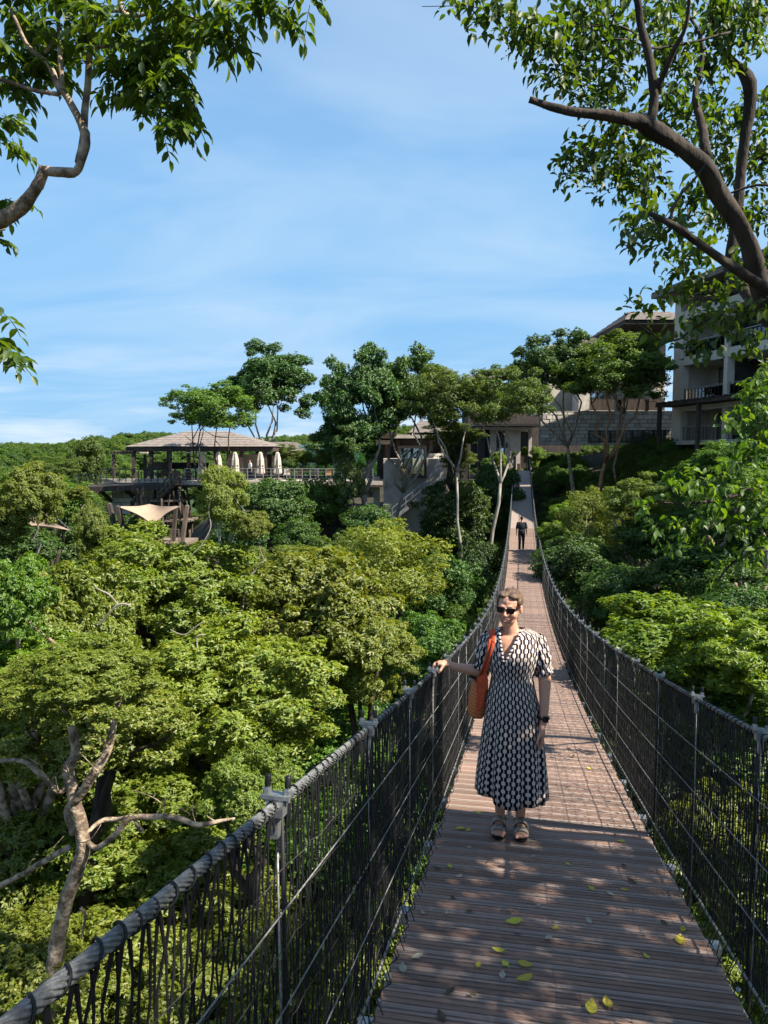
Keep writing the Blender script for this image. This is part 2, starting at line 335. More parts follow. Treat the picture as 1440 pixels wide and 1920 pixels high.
for side in (-1, 1):
    x0 = cx(side)
    sp = .0225; yy = np.arange(-.7, YE, sp); yy = yy[(yy < 22) | (np.arange(len(yy)) % 2 == 0)]
    k = len(yy); n = 15; tt = np.linspace(0, 1, n)
    yj = yy + rng.normal(0, .005, k)
    P = np.zeros((k, n, 3)); ph = (np.arange(k) % 2)*PI
    top = CH - .015; length = top - .09 + rng.uniform(-.02, .03, k)
    hgt = top - tt[None, :]*length[:, None]
    zig = .0105*np.cos(hgt*2*PI/.20*1.0 + ph[:, None])
    P[:, :, 1] = yj[:, None] + zig + .012*np.sin(hgt*7+yj[:, None]*1.7)
    P[:, :, 0] = x0 + side*.012*np.sin(hgt*3.0)*1.0 + rng.normal(0, .0025, (k, n)) + side*(.02*np.sin(yj*1.9))[:, None]*np.sin(tt*PI)[None, :]
    P[:, :, 2] = DZ(yj)[:, None] + hgt
    rr = np.where(yj < 14, .0029, .0034)[:, None]*np.ones((1, n)); rr = rr*(1+.55*(np.cos(hgt*2*PI/.10) > .93))
    strip_tubes(P, rr, 'net_strands', M['cord'], bridge)
    # courses of the net, sagging a little between clamps
    ycs = np.concatenate([np.arange(-.7, 16, .07), np.arange(16, YE, .35)]); rows = np.arange(.08, CH-.06, .098)
    P = np.zeros((len(rows), len(ycs), 3))
    for i, h in enumerate(rows):
        P[i, :, 1] = ycs; P[i, :, 0] = x0 - side*.006 + rng.normal(0, .002, len(ycs))
        P[i, :, 2] = DZ(ycs) + h - .022*np.abs(np.sin((ycs-(1.56 if side < 0 else 3.04))*PI/1.04)) + .004*np.sin(ycs*60+i*2)*(ycs < 16)
    strip_tubes(P, .0014, 'net_courses', M['course'], bridge)
for side in (-1, 1):
    yt = np.arange(-.5, 40, .062) + rng.normal(0, .012, len(np.arange(-.5, 40, .062))); k = len(yt); n = 5; tt = np.linspace(0, 1, n); P = np.zeros((k, n, 3))
    ln = rng.uniform(.10, .20, k); P[:, :, 1] = yt[:, None] + rng.normal(0, .012, k)[:, None]*tt; P[:, :, 0] = cx(side) - side*(.01 + .045*tt[None, :]) + 0; P[:, :, 2] = DZ(yt)[:, None] + .115 - tt[None, :]*ln[:, None]
    P[:, :, 0] += np.where(P[:, :, 2] < DZ(yt)[:, None] + .0, side*.045, 0)
    strip_tubes(P, .0028, 'net_ties', M['cord'], bridge)
# clamps, hangers and deck-edge fixings every 1.055 m
def clamp_meshes():
    a = MB(); a.box((0, 0, .026), (.085, .05, .010)); a.box((0, 0, -.004), (.05, .046, .05)); a.box((0, 0, -.055), (.022, .03, .07))
    for s in (-1, 1):
        a.lathe((.030*s, 0, .031), [(.0135, 0), (.0135, .013), (.009, .013), (.009, .022)], 6)
        a.lathe((.030*s, 0, .010), [(.0095, 0), (.0095, .012)], 8)
    b = MB(); b.lathe((0, 0, 0), [(.0088, 0), (.0095, .003), (.0095, .030), (.006, .034)], 10)
    return a.mesh('cable_clamp', M['steel']), b.mesh('bolt_cap', M['cap'], True)
cm, capm = clamp_meshes()
rope = MB(); rope.tube([(0, 0, -.08), (.004, 0, -.5), (0, 0, -CH-.04)], .0028, 6); ropem = rope.mesh('hanger_rope', M['wire'], True)
strap = MB(); strap.tube([(0, .03, -.01), (.003, .034, -.4), (-.004, .03, -.8), (0, .03, -CH-.02)], .0058, 6); strapm = strap.mesh('net_seam', M['cord'], True)
clip = MB(); clip.lathe((0, 0, 0), [(.003, -.009), (.010, -.006), (.010, .005), (.003, .010)], 8); clip.box((0, .014, -.014), (.008, .008, .03)); clipm = clip.mesh('edge_shackle', M['steel'])
for side in (-1, 1):
    yc0 = 1.56 if side < 0 else 3.04
    i = -4
    while True:
        yy = yc0 + i*1.04; i += 1
        if yy < -.6: continue
        if yy > YE-.5: break
        loc = Vector((cx(side), yy, cz(yy))) - bl
        o = obj('cable_clamp', cm, bridge, loc, (math.atan((dz(yy+.1)-dz(yy-.1))/.2)*.8+random.gauss(0, .03), random.gauss(0, .05), random.gauss(0, .06)), (.80,)*3 if yy < 9 else (1.05,)*3)
        for s in (-1, 1):
            if yy < 40: obj('bolt_cap', capm, o, (.030*s, 0, .050))
        if yy < 45:
            obj('hanger_rope', ropem, bridge, loc, (0, 0, random.uniform(-.2, .2)))
            obj('net_seam', strapm, bridge, loc, (0, 0, random.uniform(-.2, .2)))
            obj('edge_shackle', clipm, bridge, (cx(side)-side*.03-bl.x, yy+.05, dz(yy)+.02-bl.z), (random.uniform(-.4, .4), 0, 0))
# cross beams under the deck
for j in range(60):
    yy = .52 + 1.04*j
    if j == 0:
        mb = MB(); mb.box((0, 0, 0), (XR-XL+.12, .07, .06)); beamm = mb.mesh('cross_beam', M['steel'])
    obj('cross_beam', beamm, bridge, (0, yy, dz(yy)-.066-bl.z))
# anchor posts at the far end
for side in (-1, 1):
    mb = MB(); mb.box((cx(side), YE+.6, dz(YE)+.45), (.28, .34, 1.9)); mb.box((cx(side), YE+.6, dz(YE)+1.43), (.34, .40, .06))
    part('anchor_post', mb, M['bark_dark'], bridge)
# ---------------------------------------------------------------- foliage
def nrm(a): return a/np.maximum(np.linalg.norm(a, axis=-1, keepdims=True), 1e-9)
def rdir(n, g=rng):
    return nrm(g.normal(size=(n, 3)))
def leaves_mesh(name, P, d, nn, L, Wd, m, fine=False, fold=.12, droop=.15):
    """P base points, d blade directions, nn blade normals, L lengths, Wd widths"""
    d = nrm(d); s = nrm(np.cross(d, nn)); nn = np.cross(s, d); L = L[:, None]; Wd = Wd[:, None]; k = len(P)
    if not fine:
        V = np.stack([P, P + d*L*.45 + s*Wd*.5 + nn*L*fold, P + d*L - nn*L*droop, P + d*L*.45 - s*Wd*.5 + nn*L*fold], 1)
        q = np.array([[0, 1, 2], [0, 2, 3]])
        nv = 4
    else:
        V = np.stack([P, P + d*L*.30 + s*Wd*.44 + nn*L*fold*.8, P + d*L*.62 + s*Wd*.42 + nn*L*(fold*.8-droop*.3), P + d*L - nn*L*droop,
                      P + d*L*.62 - s*Wd*.42 + nn*L*(fold*.8-droop*.3), P + d*L*.30 - s*Wd*.44 + nn*L*fold*.8, P + d*L*.5 - nn*L*.02], 1)
        q = np.array([[0, 1, 6], [1, 2, 6], [2, 3, 6], [0, 6, 5], [6, 4, 5], [6, 3, 4]]); nv = 7
    idx = (q[None] + (np.arange(k)*nv)[:, None, None]).reshape(-1, 3)
    me = bpy.data.meshes.new(name); me.vertices.add(k*nv); me.vertices.foreach_set('co', V.reshape(-1).astype(np.float32)); me.loops.add(idx.size)
    me.loops.foreach_set('vertex_index', idx.ravel().astype(np.int32)); me.polygons.add(len(idx)); me.polygons.foreach_set('loop_start', np.arange(0, idx.size, 3, dtype=np.int32))
    me.polygons.foreach_set('loop_total', np.full(len(idx), 3, np.int32)); me.update(calc_edges=True); me.materials.append(m); return me
def tufts(T, A, nl, L, W_, g, up=.5, spread=.9, jit=.25):
    """whorls of nl leaves at twig ends T pointing along A"""
    k = len(T); A = nrm(A); a = np.repeat(A, nl, 0); t = np.repeat(T, nl, 0)
    r = nrm(np.cross(a, rdir(len(a), g))); d = nrm(a*g.uniform(.05, up*1.6, (len(a), 1)) + r*spread + g.normal(0, jit, (len(a), 3)))
    n_ = nrm(a + .6*rdir(len(a), g))
    ls = L*g.uniform(.65, 1.25, len(a)); return t + a*ls[:, None]*g.uniform(-.5, .3, (len(a), 1)), d, n_, ls, ls*W_
def lobes_crown(g, nl, fill=.66, lr=(.16, .42), flat=.95, low=-.8):
    """lobe centres spread over a dome"""
    c = []
    for i in range(nl):
        for _ in range(60):
            v = rdir(1, g)[0]
            if v[2] < low: continue
            p = v*np.array([1, 1, flat])*g.uniform(fill-.18, fill+.12)
            r = g.uniform(*lr)
            if all(np.linalg.norm(p-q[0]) > .62*max(r, q[1]) for q in c): break
        c.append((p, r))
    return c
def crown_mesh(name, m, seed, kind='dense', lobes=None, nleaf=26000, leaf=.045, wid=.5, nl=7, fine=False):
    g = np.random.default_rng(seed)
    if lobes is None:
        lobes = {'dense': lambda: lobes_crown(g, 22, .62, (.22, .40), 1, -1) + lobes_crown(g, 40, .86, (.08, .20), 1, -.9), 'rosette': lambda: lobes_crown(g, 18, .56, (.22, .38), 1, -1) + lobes_crown(g, 62, .84, (.07, .19), 1, -.9), 'airy': lambda: lobes_crown(g, 20, .55, (.16, .30), 1, -.7) + lobes_crown(g, 50, .82, (.07, .18), 1, -.7),
                 'layer': lambda: lobes_crown(g, 26, .56, (.18, .34), 1, -.8) + lobes_crown(g, 46, .84, (.08, .20), 1, -.7)}[kind]()
    w = np.array([r**1.8 for _, r in lobes]); w /= w.sum(); T = []; A = []
    nt_ = nleaf//nl
    for (c, r), ww in zip(lobes, w):
        k = max(8, int(nt_*ww)); v = rdir(k, g)
        bump_ = np.array([1 + .45*noise.noise(Vector(x*2.3)+Vector((c[0]*9, c[1]*9, seed))) for x in v])
        rad = r*bump_*(1 - .55*g.random(k)**2.2)
        fl = np.array([1, 1, {'layer': .55, 'airy': .8}.get(kind, .85)])
        p = np.array(c)[None]+v*rad[:, None]*fl
        keep = (v[:, 2] > -.75) | (g.random(k) < .6)
        out_ = nrm(v*fl + .35*nrm(np.array(c))[None]); a = out_ + np.array([0, 0, {'layer': .9, 'rosette': .45}.get(kind, .35)])
        T.append(p[keep]); A.append(a[keep])
    T = np.concatenate(T); A = np.concatenate(A)
    P, d, n_, L, Wd = tufts(T, A, nl, leaf, wid, g, spread={'layer': 1.2}.get(kind, .9))
    if kind == 'rosette': d[:, 2] -= .38
    return leaves_mesh(name, P, d, n_, L, Wd, m, fine), lobes
PROTO = {}
for i in range(4): PROTO['rosette%d' % i] = crown_mesh('crown', M['leaf_near'], 11+i, 'rosette', nleaf=88000, leaf=.046, wid=.48, nl=8)
for i in range(2): PROTO['bright%d' % i] = crown_mesh('crown', M['leaf_bright'], 31+i, 'rosette', nleaf=30000, leaf=.075, wid=.42, nl=7)
for i in range(3): PROTO['mid%d' % i] = crown_mesh('crown', M['leaf_mid'], 41+i, 'dense', nleaf=44000, leaf=.050, wid=.55, nl=6)
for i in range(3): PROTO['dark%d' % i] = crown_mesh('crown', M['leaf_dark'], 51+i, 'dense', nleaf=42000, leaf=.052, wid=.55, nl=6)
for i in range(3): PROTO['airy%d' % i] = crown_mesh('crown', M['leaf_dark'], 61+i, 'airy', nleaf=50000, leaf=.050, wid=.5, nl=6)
for i in range(3): PROTO['feather%d' % i] = crown_mesh('crown', M['leaf_feather'], 71+i, 'layer', nleaf=60000, leaf=.040, wid=.42, nl=6)
for i in range(2): PROTO['soft%d' % i] = crown_mesh('crown', M['leaf_feather'], 91+i, 'airy', nleaf=56000, leaf=.040, wid=.45, nl=6)
for i in range(2): PROTO['softmid%d' % i] = crown_mesh('crown', M['leaf_mid'], 95+i, 'airy', nleaf=50000, leaf=.044, wid=.5, nl=6)
PROTO['lime0'] = crown_mesh('crown', M['leaf_near'], 81, 'dense', nleaf=42000, leaf=.036, wid=.6, nl=6)

def limb_pts(a, b, g, k=7, wob=.12, bow=None):
    a, b = Vector(a), Vector(b); L = (b-a).length; q = []
    side = Vector(g.normal(size=3)); side = (side - (b-a)*(side.dot(b-a)/max((b-a).length_squared, 1e-6))).normalized()*L*wob
    for i in range(k):
        t = i/(k-1); w_ = Vector(g.normal(size=3))*L*wob*.22*(1 if 0 < i < k-1 else 0)
        q.append(a.lerp(b, t) + side*math.sin(PI*t)*(1 if bow is None else bow) + w_)
    return q
NT = [0]
def tree(name, label, group, u, D, zc, rx, rz, proto, bark='bark_dark', base=None, fork=None, tr=None, ry=None, limbs=5, lean=None, crown_rot=None, cat='tree'):
    """crown centre (u, D, zc) with horizontal radius rx and vertical radius rz; rooted in the ground unless base=(u,D) says where"""
    NT[0] += 1; g = np.random.default_rng(900+NT[0]); ry = ry or rx
    bu, bD = base if base else (u + g.uniform(-.15, .15)*rx, D + g.uniform(-.1, .1)*rx)
    b = uv(bu, bD, gz(bu, bD)-.25); c = uv(u, D, zc)
    if c.z - rz*.3 < b.z + .3: b.z = c.z - rz*.6 - .5
    t = thing(name, label, cat, b, group)
    me, lob = PROTO[proto]; rotz = g.uniform(0, 2*PI) if crown_rot is None else crown_rot
    o = obj('crown', me, t, c-b, (0, 0, rotz), (rx, ry, rz))
    tr = tr or max(.04, min(.22, .016*(c.z-b.z+rx)))
    fk = fork if fork is not None else .62
    f = b.lerp(c - Vector((0, 0, rz*.35)), fk); mb = MB()
    P0 = limb_pts(b, f, g, 7, .07); mb.tube(P0, [tr*(1.25 if i == 0 else 1-.35*i/6) for i in range(7)], 8, lump=.25)
    ls = sorted(range(len(lob)), key=lambda i: -lob[i][1])[:limbs]; rt = Matrix.Rotation(rotz, 3, 'Z')
    for i in ls:
        p = rt @ Vector(np.array(lob[i][0])*.85) ; e = c + Vector((p.x*rx, p.y*ry, p.z*rz))
        Q = limb_pts(f, e, g, 7, .14); mb.tube(Q, [tr*.62*(1-.82*j/6) for j in range(7)], 6, lump=.2)
        h = Q[4]; e2 = h + Vector(g.normal(size=3))*rx*.3; mb.tube(limb_pts(h, e2, g, 4, .15), [tr*.25, tr*.2, tr*.13, tr*.06], 5)
    part('trunk', mb, M[bark], t, smooth=True)
    return t
def tree_px(name, label, group, px, py, D, rpx, rpy, proto, **k):
    s = D/F
    return tree(name, label, group, up(px, D, py), D, zp(py, D), rpx*s, rpy*s, proto, **k)
# ---------------------------------------------------------------- trees one can tell apart
def B(px, D): return (up(px, D), D)
GR = 'trees filling the ravine left of the bridge'
L_ = [ # px, py, D, rx, ry(px), proto, label
 (285,1100,14.5,200,118,'rosette0','broad yellow green tree crown just below the tan shade sail'),
 (570,1165,16,200,140,'rosette1','yellow green tree crown below and left of the round pale crown'),
 (115,1190,12,160,150,'rosette2','leafy crown at the left edge with a few pale bare twigs'),
 (690,1225,15,105,85,'rosette3','yellow green crown nearest to the woman, reaching the left cable'),
 (425,1290,12.5,230,130,'rosette0','wide lit crown above the first left cable clamps'),
 (155,1335,9.5,215,115,'rosette1','crown growing from the forked mottled trunk'),
 (470,1475,9.2,105,80,'rosette2','small pale yellow crown behind the nearest left clamp'),
 (285,1575,10.5,230,110,'rosette3','low crown behind the forked mottled trunk'),
 (60,1600,10.5,190,150,'rosette0','low shaded crown at the left edge beside the forked trunk'),
 (350,1790,9,260,140,'rosette2','crown seen through the net at the bottom left'),
 (60,1850,8,210,120,'rosette1','lowest crown at the bottom left corner'),
 (640,1440,15.5,180,100,'mid0','darker crown in the gap under the yellow green canopy'),
 (600,1620,12.5,200,120,'mid1','mid green crown behind the net beside the boards'),
 (700,1420,18,130,110,'dark0','dark crown deep in the ravine left of the woman'),
 (700,1800,10.5,190,140,'rosette3','sunlit crown under the left edge of the boards'),
]
for a in L_:
    tree_px('leafy_tree', a[6], GR, a[0], a[1]+6, a[2], a[3], a[4]*1.12, a[5], bark='bark_dark', limbs=3, fork=.8)
tree_px('bright_tree', 'vivid green long leaved crown at the left edge below the sails', GR, 15, 1125, 10, 85, 90, 'bright0', bark='bark_tan')
tree_px('bright_tree', 'vivid green hanging foliage at the left edge, low over the ravine', GR, 60, 1240, 10.5, 130, 60, 'bright1', bark='bark_tan')
GS = 'spindly pale green trees in front of the shade sails'
tree_px('slender_tree', 'tall irregular yellow green sprout rising right of the tan sail', GS, 415, 930, 15, 52, 62, 'rosette1', base=B(380, 15.5), bark='bark_pale', tr=.06, limbs=2, fork=.9)
tree_px('slender_tree', 'lower yellow tuft right of the tall sprout', GS, 468, 985, 14.8, 42, 34, 'rosette2', base=B(420, 15.2), bark='bark_pale', tr=.04, limbs=1, fork=.9)
tree_px('slender_tree', 'narrow leafy stem between the two shade sails', GS, 172, 1000, 14.5, 36, 62, 'rosette3', base=B(178, 14.6), bark='bark_dark', tr=.04, limbs=1, fork=.9)
tree_px('slender_tree', 'thin leafy top in front of the left shade sail', GS, 62, 930, 14, 62, 68, 'rosette0', base=B(30, 14.2), bark='bark_pale', tr=.05, limbs=1, fork=.9)
tree_px('slender_tree', 'pale tuft at the far left edge above the sails', GS, -8, 985, 14, 60, 55, 'rosette2', base=B(0, 14.3), bark='bark_pale', tr=.05, limbs=1, fork=.9)
tree_px('slender_tree', 'small tuft crowning a crooked stick left of the sail posts', GS, 148, 925, 15, 24, 16, 'rosette1', base=B(190, 15.2), bark='bark_pale', tr=.03, limbs=1, fork=.9)
GM = 'trees on the slope between pavilion and bridge'
for a in [
 (735,1055,33,122,88,'lime0','round pale green crown like a cauliflower left of the bridge'),
 (640,1060,36,70,66,'mid0','bushy tree on the left shoulder of the round pale crown'),
 (520,1075,27,105,62,'feather0','fine leaved tree above the yellow green canopy'),
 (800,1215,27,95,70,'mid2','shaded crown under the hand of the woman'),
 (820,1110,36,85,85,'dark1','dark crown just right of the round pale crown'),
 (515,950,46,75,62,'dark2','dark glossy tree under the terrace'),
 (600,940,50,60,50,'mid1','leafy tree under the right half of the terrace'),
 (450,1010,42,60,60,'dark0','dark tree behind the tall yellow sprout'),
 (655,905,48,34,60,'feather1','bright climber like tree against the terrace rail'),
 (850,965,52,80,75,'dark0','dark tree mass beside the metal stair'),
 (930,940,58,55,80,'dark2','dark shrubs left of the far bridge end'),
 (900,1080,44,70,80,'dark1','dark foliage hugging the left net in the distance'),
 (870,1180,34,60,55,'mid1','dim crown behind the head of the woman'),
 (110,935,55,70,40,'mid2','leafy tree left of the terrace tip'),
 (100,880,70,55,28,'feather0','low spreading light tree left of the pavilion'),
 (165,860,75,38,42,'mid0','upright tree breaking the skyline left of the pavilion'),
 (20,930,60,60,50,'mid1','tree at the left edge under the hills'),
 (240,1010,48,60,50,'dark1','dark tree around the sail posts'),
 (30,1020,50,80,45,'dark2','dark tree behind the left sail'),
 (560,1010,42,50,42,'mid2','leafy tree above the fine leaved one'),
 (690,985,46,60,45,'dark2','dark clump at the foot of the tall dark tree'),
 ]: tree_px('bushy_tree', a[6], GM, a[0], a[1], a[2], a[3], a[4], a[5])
# skyline trees
GT = 'tall trees around the buildings'
tree_px('tall_tree', 'round airy tree standing alone on the skyline behind the pavilion', GT, 502, 722, 78, 100, 80, 'airy0', base=B(503, 79), bark='bark_pale', fork=.55)
tree_px('tall_tree', 'flat topped tree with twisted trunks before the pavilion roof', GT, 392, 768, 58, 94, 56, 'softmid0', base=B(430, 57), bark='bark_dark', fork=.45, tr=.16)
tree_px('tall_tree', 'tall dark tree left lobe before the middle building', GT, 680, 750, 50, 92, 106, 'airy1', base=B(690, 50), bark='bark_pale', fork=.62, tr=.26)
tree_px('tall_tree', 'tall dark tree right lobe before the middle building', GT, 772, 738, 52, 90, 98, 'airy2', base=B(735, 52.5), bark='bark_pale', fork=.6, tr=.2)
tree_px('tall_tree', 'dark low limb tree at the right end of the terrace', GT, 645, 825, 49, 76, 50, 'airy0', base=B(688, 49.4), bark='bark_pale', fork=.6, tr=.14)
tree_px('tall_tree', 'feathery light green tree left of the entrance', GT, 838, 750, 47, 88, 70, 'soft0', base=B(905, 47), bark='bark_pale', fork=.72, tr=.12, limbs=3)
tree_px('tall_tree', 'feathery light green tree over the entrance roof', GT, 945, 750, 48, 100, 72, 'soft1', base=B(930, 46.5), bark='bark_pale', fork=.66, tr=.15, limbs=3)
tree_px('tall_tree', 'layered lime green tree beside the concrete tower', GT, 845, 815, 52, 66, 36, 'feather2', base=B(855, 52), bark='bark_dark', fork=.7)
tree_px('tall_tree', 'small lime tree right of the tower window', GT, 860, 855, 53, 38, 34, 'feather1', base=B(850, 53))
GH = 'trees in front of the stone wall'
tree_px('wall_tree', 'dark crown left of the pair before the stone wall', GH, 1045, 690, 57, 92, 74, 'airy1', base=B(1086, 57), bark='bark_tan', fork=.5, tr=.17)
tree_px('wall_tree', 'wide crown on an orange trunk before the stone wall', GH, 1150, 700, 54, 114, 74, 'softmid1', base=B(1126, 53), bark='bark_orange', fork=.42, tr=.20, limbs=4)
tree_px('wall_tree', 'pale green top against the hotel eave', GH, 1180, 665, 56, 74, 50, 'soft0', base=B(1160, 57), bark='bark_tan', tr=.1)
GB = 'shrubs and trees on the slope right of the bridge'
for a in [
 (1115,975,34,70,68,'lime0','pale sunlit tree right of the walking man'),
 (1200,935,31,75,55,'feather2','soft green tree above the dark hollow'),
 (1035,1000,36,32,26,'bright1','lime yellow shrub touching the right net beside the man'),
 (1062,960,37,36,22,'bright0','yellow tipped shrub above the lime one'),
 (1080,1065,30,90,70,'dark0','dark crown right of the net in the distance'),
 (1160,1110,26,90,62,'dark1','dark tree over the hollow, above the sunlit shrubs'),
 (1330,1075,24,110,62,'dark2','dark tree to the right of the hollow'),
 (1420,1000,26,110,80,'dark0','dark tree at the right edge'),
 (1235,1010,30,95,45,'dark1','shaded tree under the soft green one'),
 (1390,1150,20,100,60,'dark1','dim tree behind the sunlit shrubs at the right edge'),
 (1440,780,30,62,95,'mid0','leafy tree covering the right end of the hotel'),
 (1375,875,28,95,52,'mid2','leafy tree below the hotel balconies'),
 (1400,935,24,110,60,'mid1','big leafy tree at the right edge below the hotel'),
 ]: tree_px('slope_tree', a[6], GB, a[0], a[1], a[2], a[3], a[4], a[5], bark='bark_tan')
GN = 'sunlit trees close to the right cable'
for a in [
 (1270,1215,12,190,95,'bright0','bright yellow green crown just beyond the right cable'),
 (1420,1230,10.5,150,95,'bright1','bright crown at the right edge above the cable'),
 (1180,1290,14,120,90,'rosette1','lit crown close behind the right net'),
 (1360,1370,11,190,90,'mid0','mid green crown below the bright one'),
 (1250,1480,11,150,110,'dark1','shaded crown behind the right net'),
 (1400,1600,8.5,190,130,'rosette2','lit crown seen through the right net near the bottom'),
 (1480,1800,8,200,140,'rosette0','lit crown at the bottom right corner'),
 (1120,1420,17,90,80,'dark0','dark crown deep below the right net'),
 ]: tree_px('ravine_tree', a[6], GN, a[0], a[1], a[2], a[3], a[4], a[5], bark='bark_tan')
# ---------------------------------------------------------------- ground cover and far woods: uncountable, instanced on points
def scatter(name, pts, protos, scl, zs=.8, seed=1):
    """pts: (n,3) world points; every point gets a crown from protos, turned and sized at random"""
    me = bpy.data.meshes.new(name); me.vertices.add(len(pts)); me.vertices.foreach_set('co', np.asarray(pts, np.float32).ravel()); me.update()
    o = obj(name, me); o['kind'] = 'stuff'
    ng = bpy.data.node_groups.new(name, 'GeometryNodeTree'); ng.interface.new_socket('Geometry', in_out='INPUT', socket_type='NodeSocketGeometry'); ng.interface.new_socket('Geometry', in_out='OUTPUT', socket_type='NodeSocketGeometry')
    n = ng.nodes.new; l = ng.links.new; gi = n('NodeGroupInput'); go = n('NodeGroupOutput'); jn = n('GeometryNodeJoinGeometry')
    for p in protos:
        oi = n('GeometryNodeObjectInfo'); oi.inputs['Object'].default_value = p; oi.inputs['As Instance'].default_value = True
        l(oi.outputs['Geometry'], jn.inputs[0])
    g2i = n('GeometryNodeGeometryToInstance')
    iop = n('GeometryNodeInstanceOnPoints'); iop.inputs['Pick Instance'].default_value = True
    rr = n('FunctionNodeRandomValue'); rr.data_type = 'FLOAT_VECTOR'; rr.inputs[0].default_value = (-.12, -.12, 0); rr.inputs[1].default_value = (.12, .12, 2*PI); rr.inputs['Seed'].default_value = seed
    rs = n('FunctionNodeRandomValue'); rs.data_type = 'FLOAT'; rs.inputs[2].default_value = scl[0]; rs.inputs[3].default_value = scl[1]; rs.inputs['Seed'].default_value = seed+5
    cx_ = n('ShaderNodeCombineXYZ'); l(rs.outputs[1], cx_.inputs[0]); l(rs.outputs[1], cx_.inputs[1]); ms = n('ShaderNodeMath'); ms.operation = 'MULTIPLY'; ms.inputs[1].default_value = zs; l(rs.outputs[1], ms.inputs[0]); l(ms.outputs[0], cx_.inputs[2])
    l(gi.outputs[0], iop.inputs['Points']); l(jn.outputs[0], iop.inputs['Instance']); l(rr.outputs[0], iop.inputs['Rotation']); l(cx_.outputs[0], iop.inputs['Scale']); l(iop.outputs[0], go.inputs[0])
    md = o.modifiers.new('scatter', 'NODES'); md.node_group = ng; return o
def raw(key):
    o = bpy.data.objects.new('foliage_clump', PROTO[key][0]); return o
RAW = {k: raw(k) for k in ('mid0', 'mid1', 'mid2', 'rosette1', 'rosette2', 'dark0', 'dark1', 'dark2', 'feather0', 'lime0', 'rosette0')}
g = np.random.default_rng(5)
def bed(n, u0, u1, D0, D1, lift, cond=None, cl=2.6):
    u = g.uniform(u0, u1, n); D = g.uniform(D0, D1, n)
    ok = np.abs(u*UX.x + D*FX.x - XC) > 0   # placeholder, refined below
    X = u*UX.x + D*FX.x; Y = u*UX.y + D*FX.y; Z = ground(u, D)
    ok = ~((np.abs(X-XC) < cl) & (Z + 2.2 > -np.polyval(pf, Y)*1.0) & (Y < 80))
    if cond is not None: ok &= cond(u, D)
    return np.stack([X, Y, Z+lift], 1)[ok]
def clear(u, D):
    pav = (u > -31) & (u < 1) & (D > 57.5) & (D < 90)
    mid = (u > -1) & (u < 8) & (D > 59) & (D < 90)
    ent = (u > 7.5) & (u < 17) & (D > 75) & (D < 90)
    hot = (u > 15.5) & (u < 60) & (D > 60.2) & (D < 100)
    hot2 = (u > 21.5) & (D > 43) & (D < 100)
    return ~(pav | mid | ent | hot | hot2)
scatter('hillside_shrubbery', bed(4200, -45, 55, 36, 110, .3, clear), [RAW['mid0'], RAW['mid1'], RAW['feather0'], RAW['mid2']], (.8, 1.7), .8, 3)
scatter('slope_shrubbery', bed(1500, 8.5, 23, 40, 60.3, .2, None, 1.75), [RAW['feather0'], RAW['mid1'], RAW['lime0'], RAW['feather0']], (.5, 1.0), .8, 23)
scatter('bridge_head_shrubbery', bed(420, 9, 17.5, 60, 75.5, .15, None, 1.6), [RAW['mid0'], RAW['mid2'], RAW['feather0']], (.45, .85), .8, 29)
scatter('ravine_undergrowth', bed(1300, -36, 36, 2, 42, .3), [RAW['mid1'], RAW['dark0'], RAW['mid0'], RAW['lime0']], (.9, 2.0), .8, 9)
scatter('ravine_canopy', bed(260, -26, -3.5, 11, 30, 4.6, lambda u, D: u < -D*.12 - 1.5), [RAW['rosette0'], RAW['mid1'], RAW['rosette1'], RAW['mid0'], RAW['rosette2']], (1.5, 2.6), .9, 17)
scatter('slope_canopy', bed(170, 5, 22, 13, 40, 2.6, lambda u, D: u > D*.24 + 2.0), [RAW['mid2'], RAW['rosette1'], RAW['mid0'], RAW['dark1']], (1.3, 2.2), .9, 18)
scatter('valley_wood', bed(1100, -150, -28, 20, 300, 2.0, lambda u, D: (u < -D*.3) & ~((u > -32) & (D < 95))), [RAW['mid0'], RAW['mid1'], RAW['dark0'], RAW['feather0']], (3.0, 5.5), .75, 13)
u = g.uniform(-420, 60, 2600); D = g.uniform(300, 620, 2600)
scatter('distant_hill_forest', np.stack([u*UX.x + D*FX.x, u*UX.y + D*FX.y, hillz(u, D)+2], 1), [RAW['mid0'], RAW['mid1'], RAW['dark0']], (5, 9), .7, 21)
# ---------------------------------------------------------------- buildings
M['conc'] = mat('cast concrete', (.42, .37, .32), (.31, .275, .24), rough=.9, scale=1.2, bump=.3, bscale=12)
M['plaster'] = mat('cream plaster', (.56, .50, .42), (.47, .42, .35), rough=.9, scale=.8, bump=.1)
M['wood_dark'] = mat('dark weathered timber', (.075, .055, .045), (.035, .027, .023), rough=.85, scale=4, stretch=(1, 1, .3), bump=.4, rnd=.2)
M['wood_pole'] = mat('weathered pole timber', (.16, .12, .09), (.07, .052, .04), rough=.9, scale=5, stretch=(1, 1, .3), bump=.4, rnd=.25)
M['shingle'] = mat('grey brown roof shingles', (.22, .185, .165), (.13, .11, .10), rough=.9, scale=3, bump=.3, rnd=.15)
M['stone'] = mat('pale field stone', (.60, .55, .50), (.38, .35, .31), rough=.95, scale=3, bump=.8, rnd=.3)
M['mortar'] = mat('stone joint mortar', (.15, .14, .125), (.10, .095, .085), rough=1, scale=8)
M['frame'] = mat('dark bronze metal', (.035, .030, .028), (.022, .02, .018), rough=.5, scale=20)
M['metal_grey'] = mat('grey painted metal', (.30, .31, .31), (.2, .2, .2), rough=.5, scale=10, metal=.3)
M['sail'] = mat('tan sail cloth', (.36, .26, .18), (.30, .21, .15), rough=.9, scale=2)
M['umb'] = mat('cream parasol canvas', (.50, .43, .37), (.38, .33, .28), rough=.95, scale=6, stretch=(4, 4, .5))
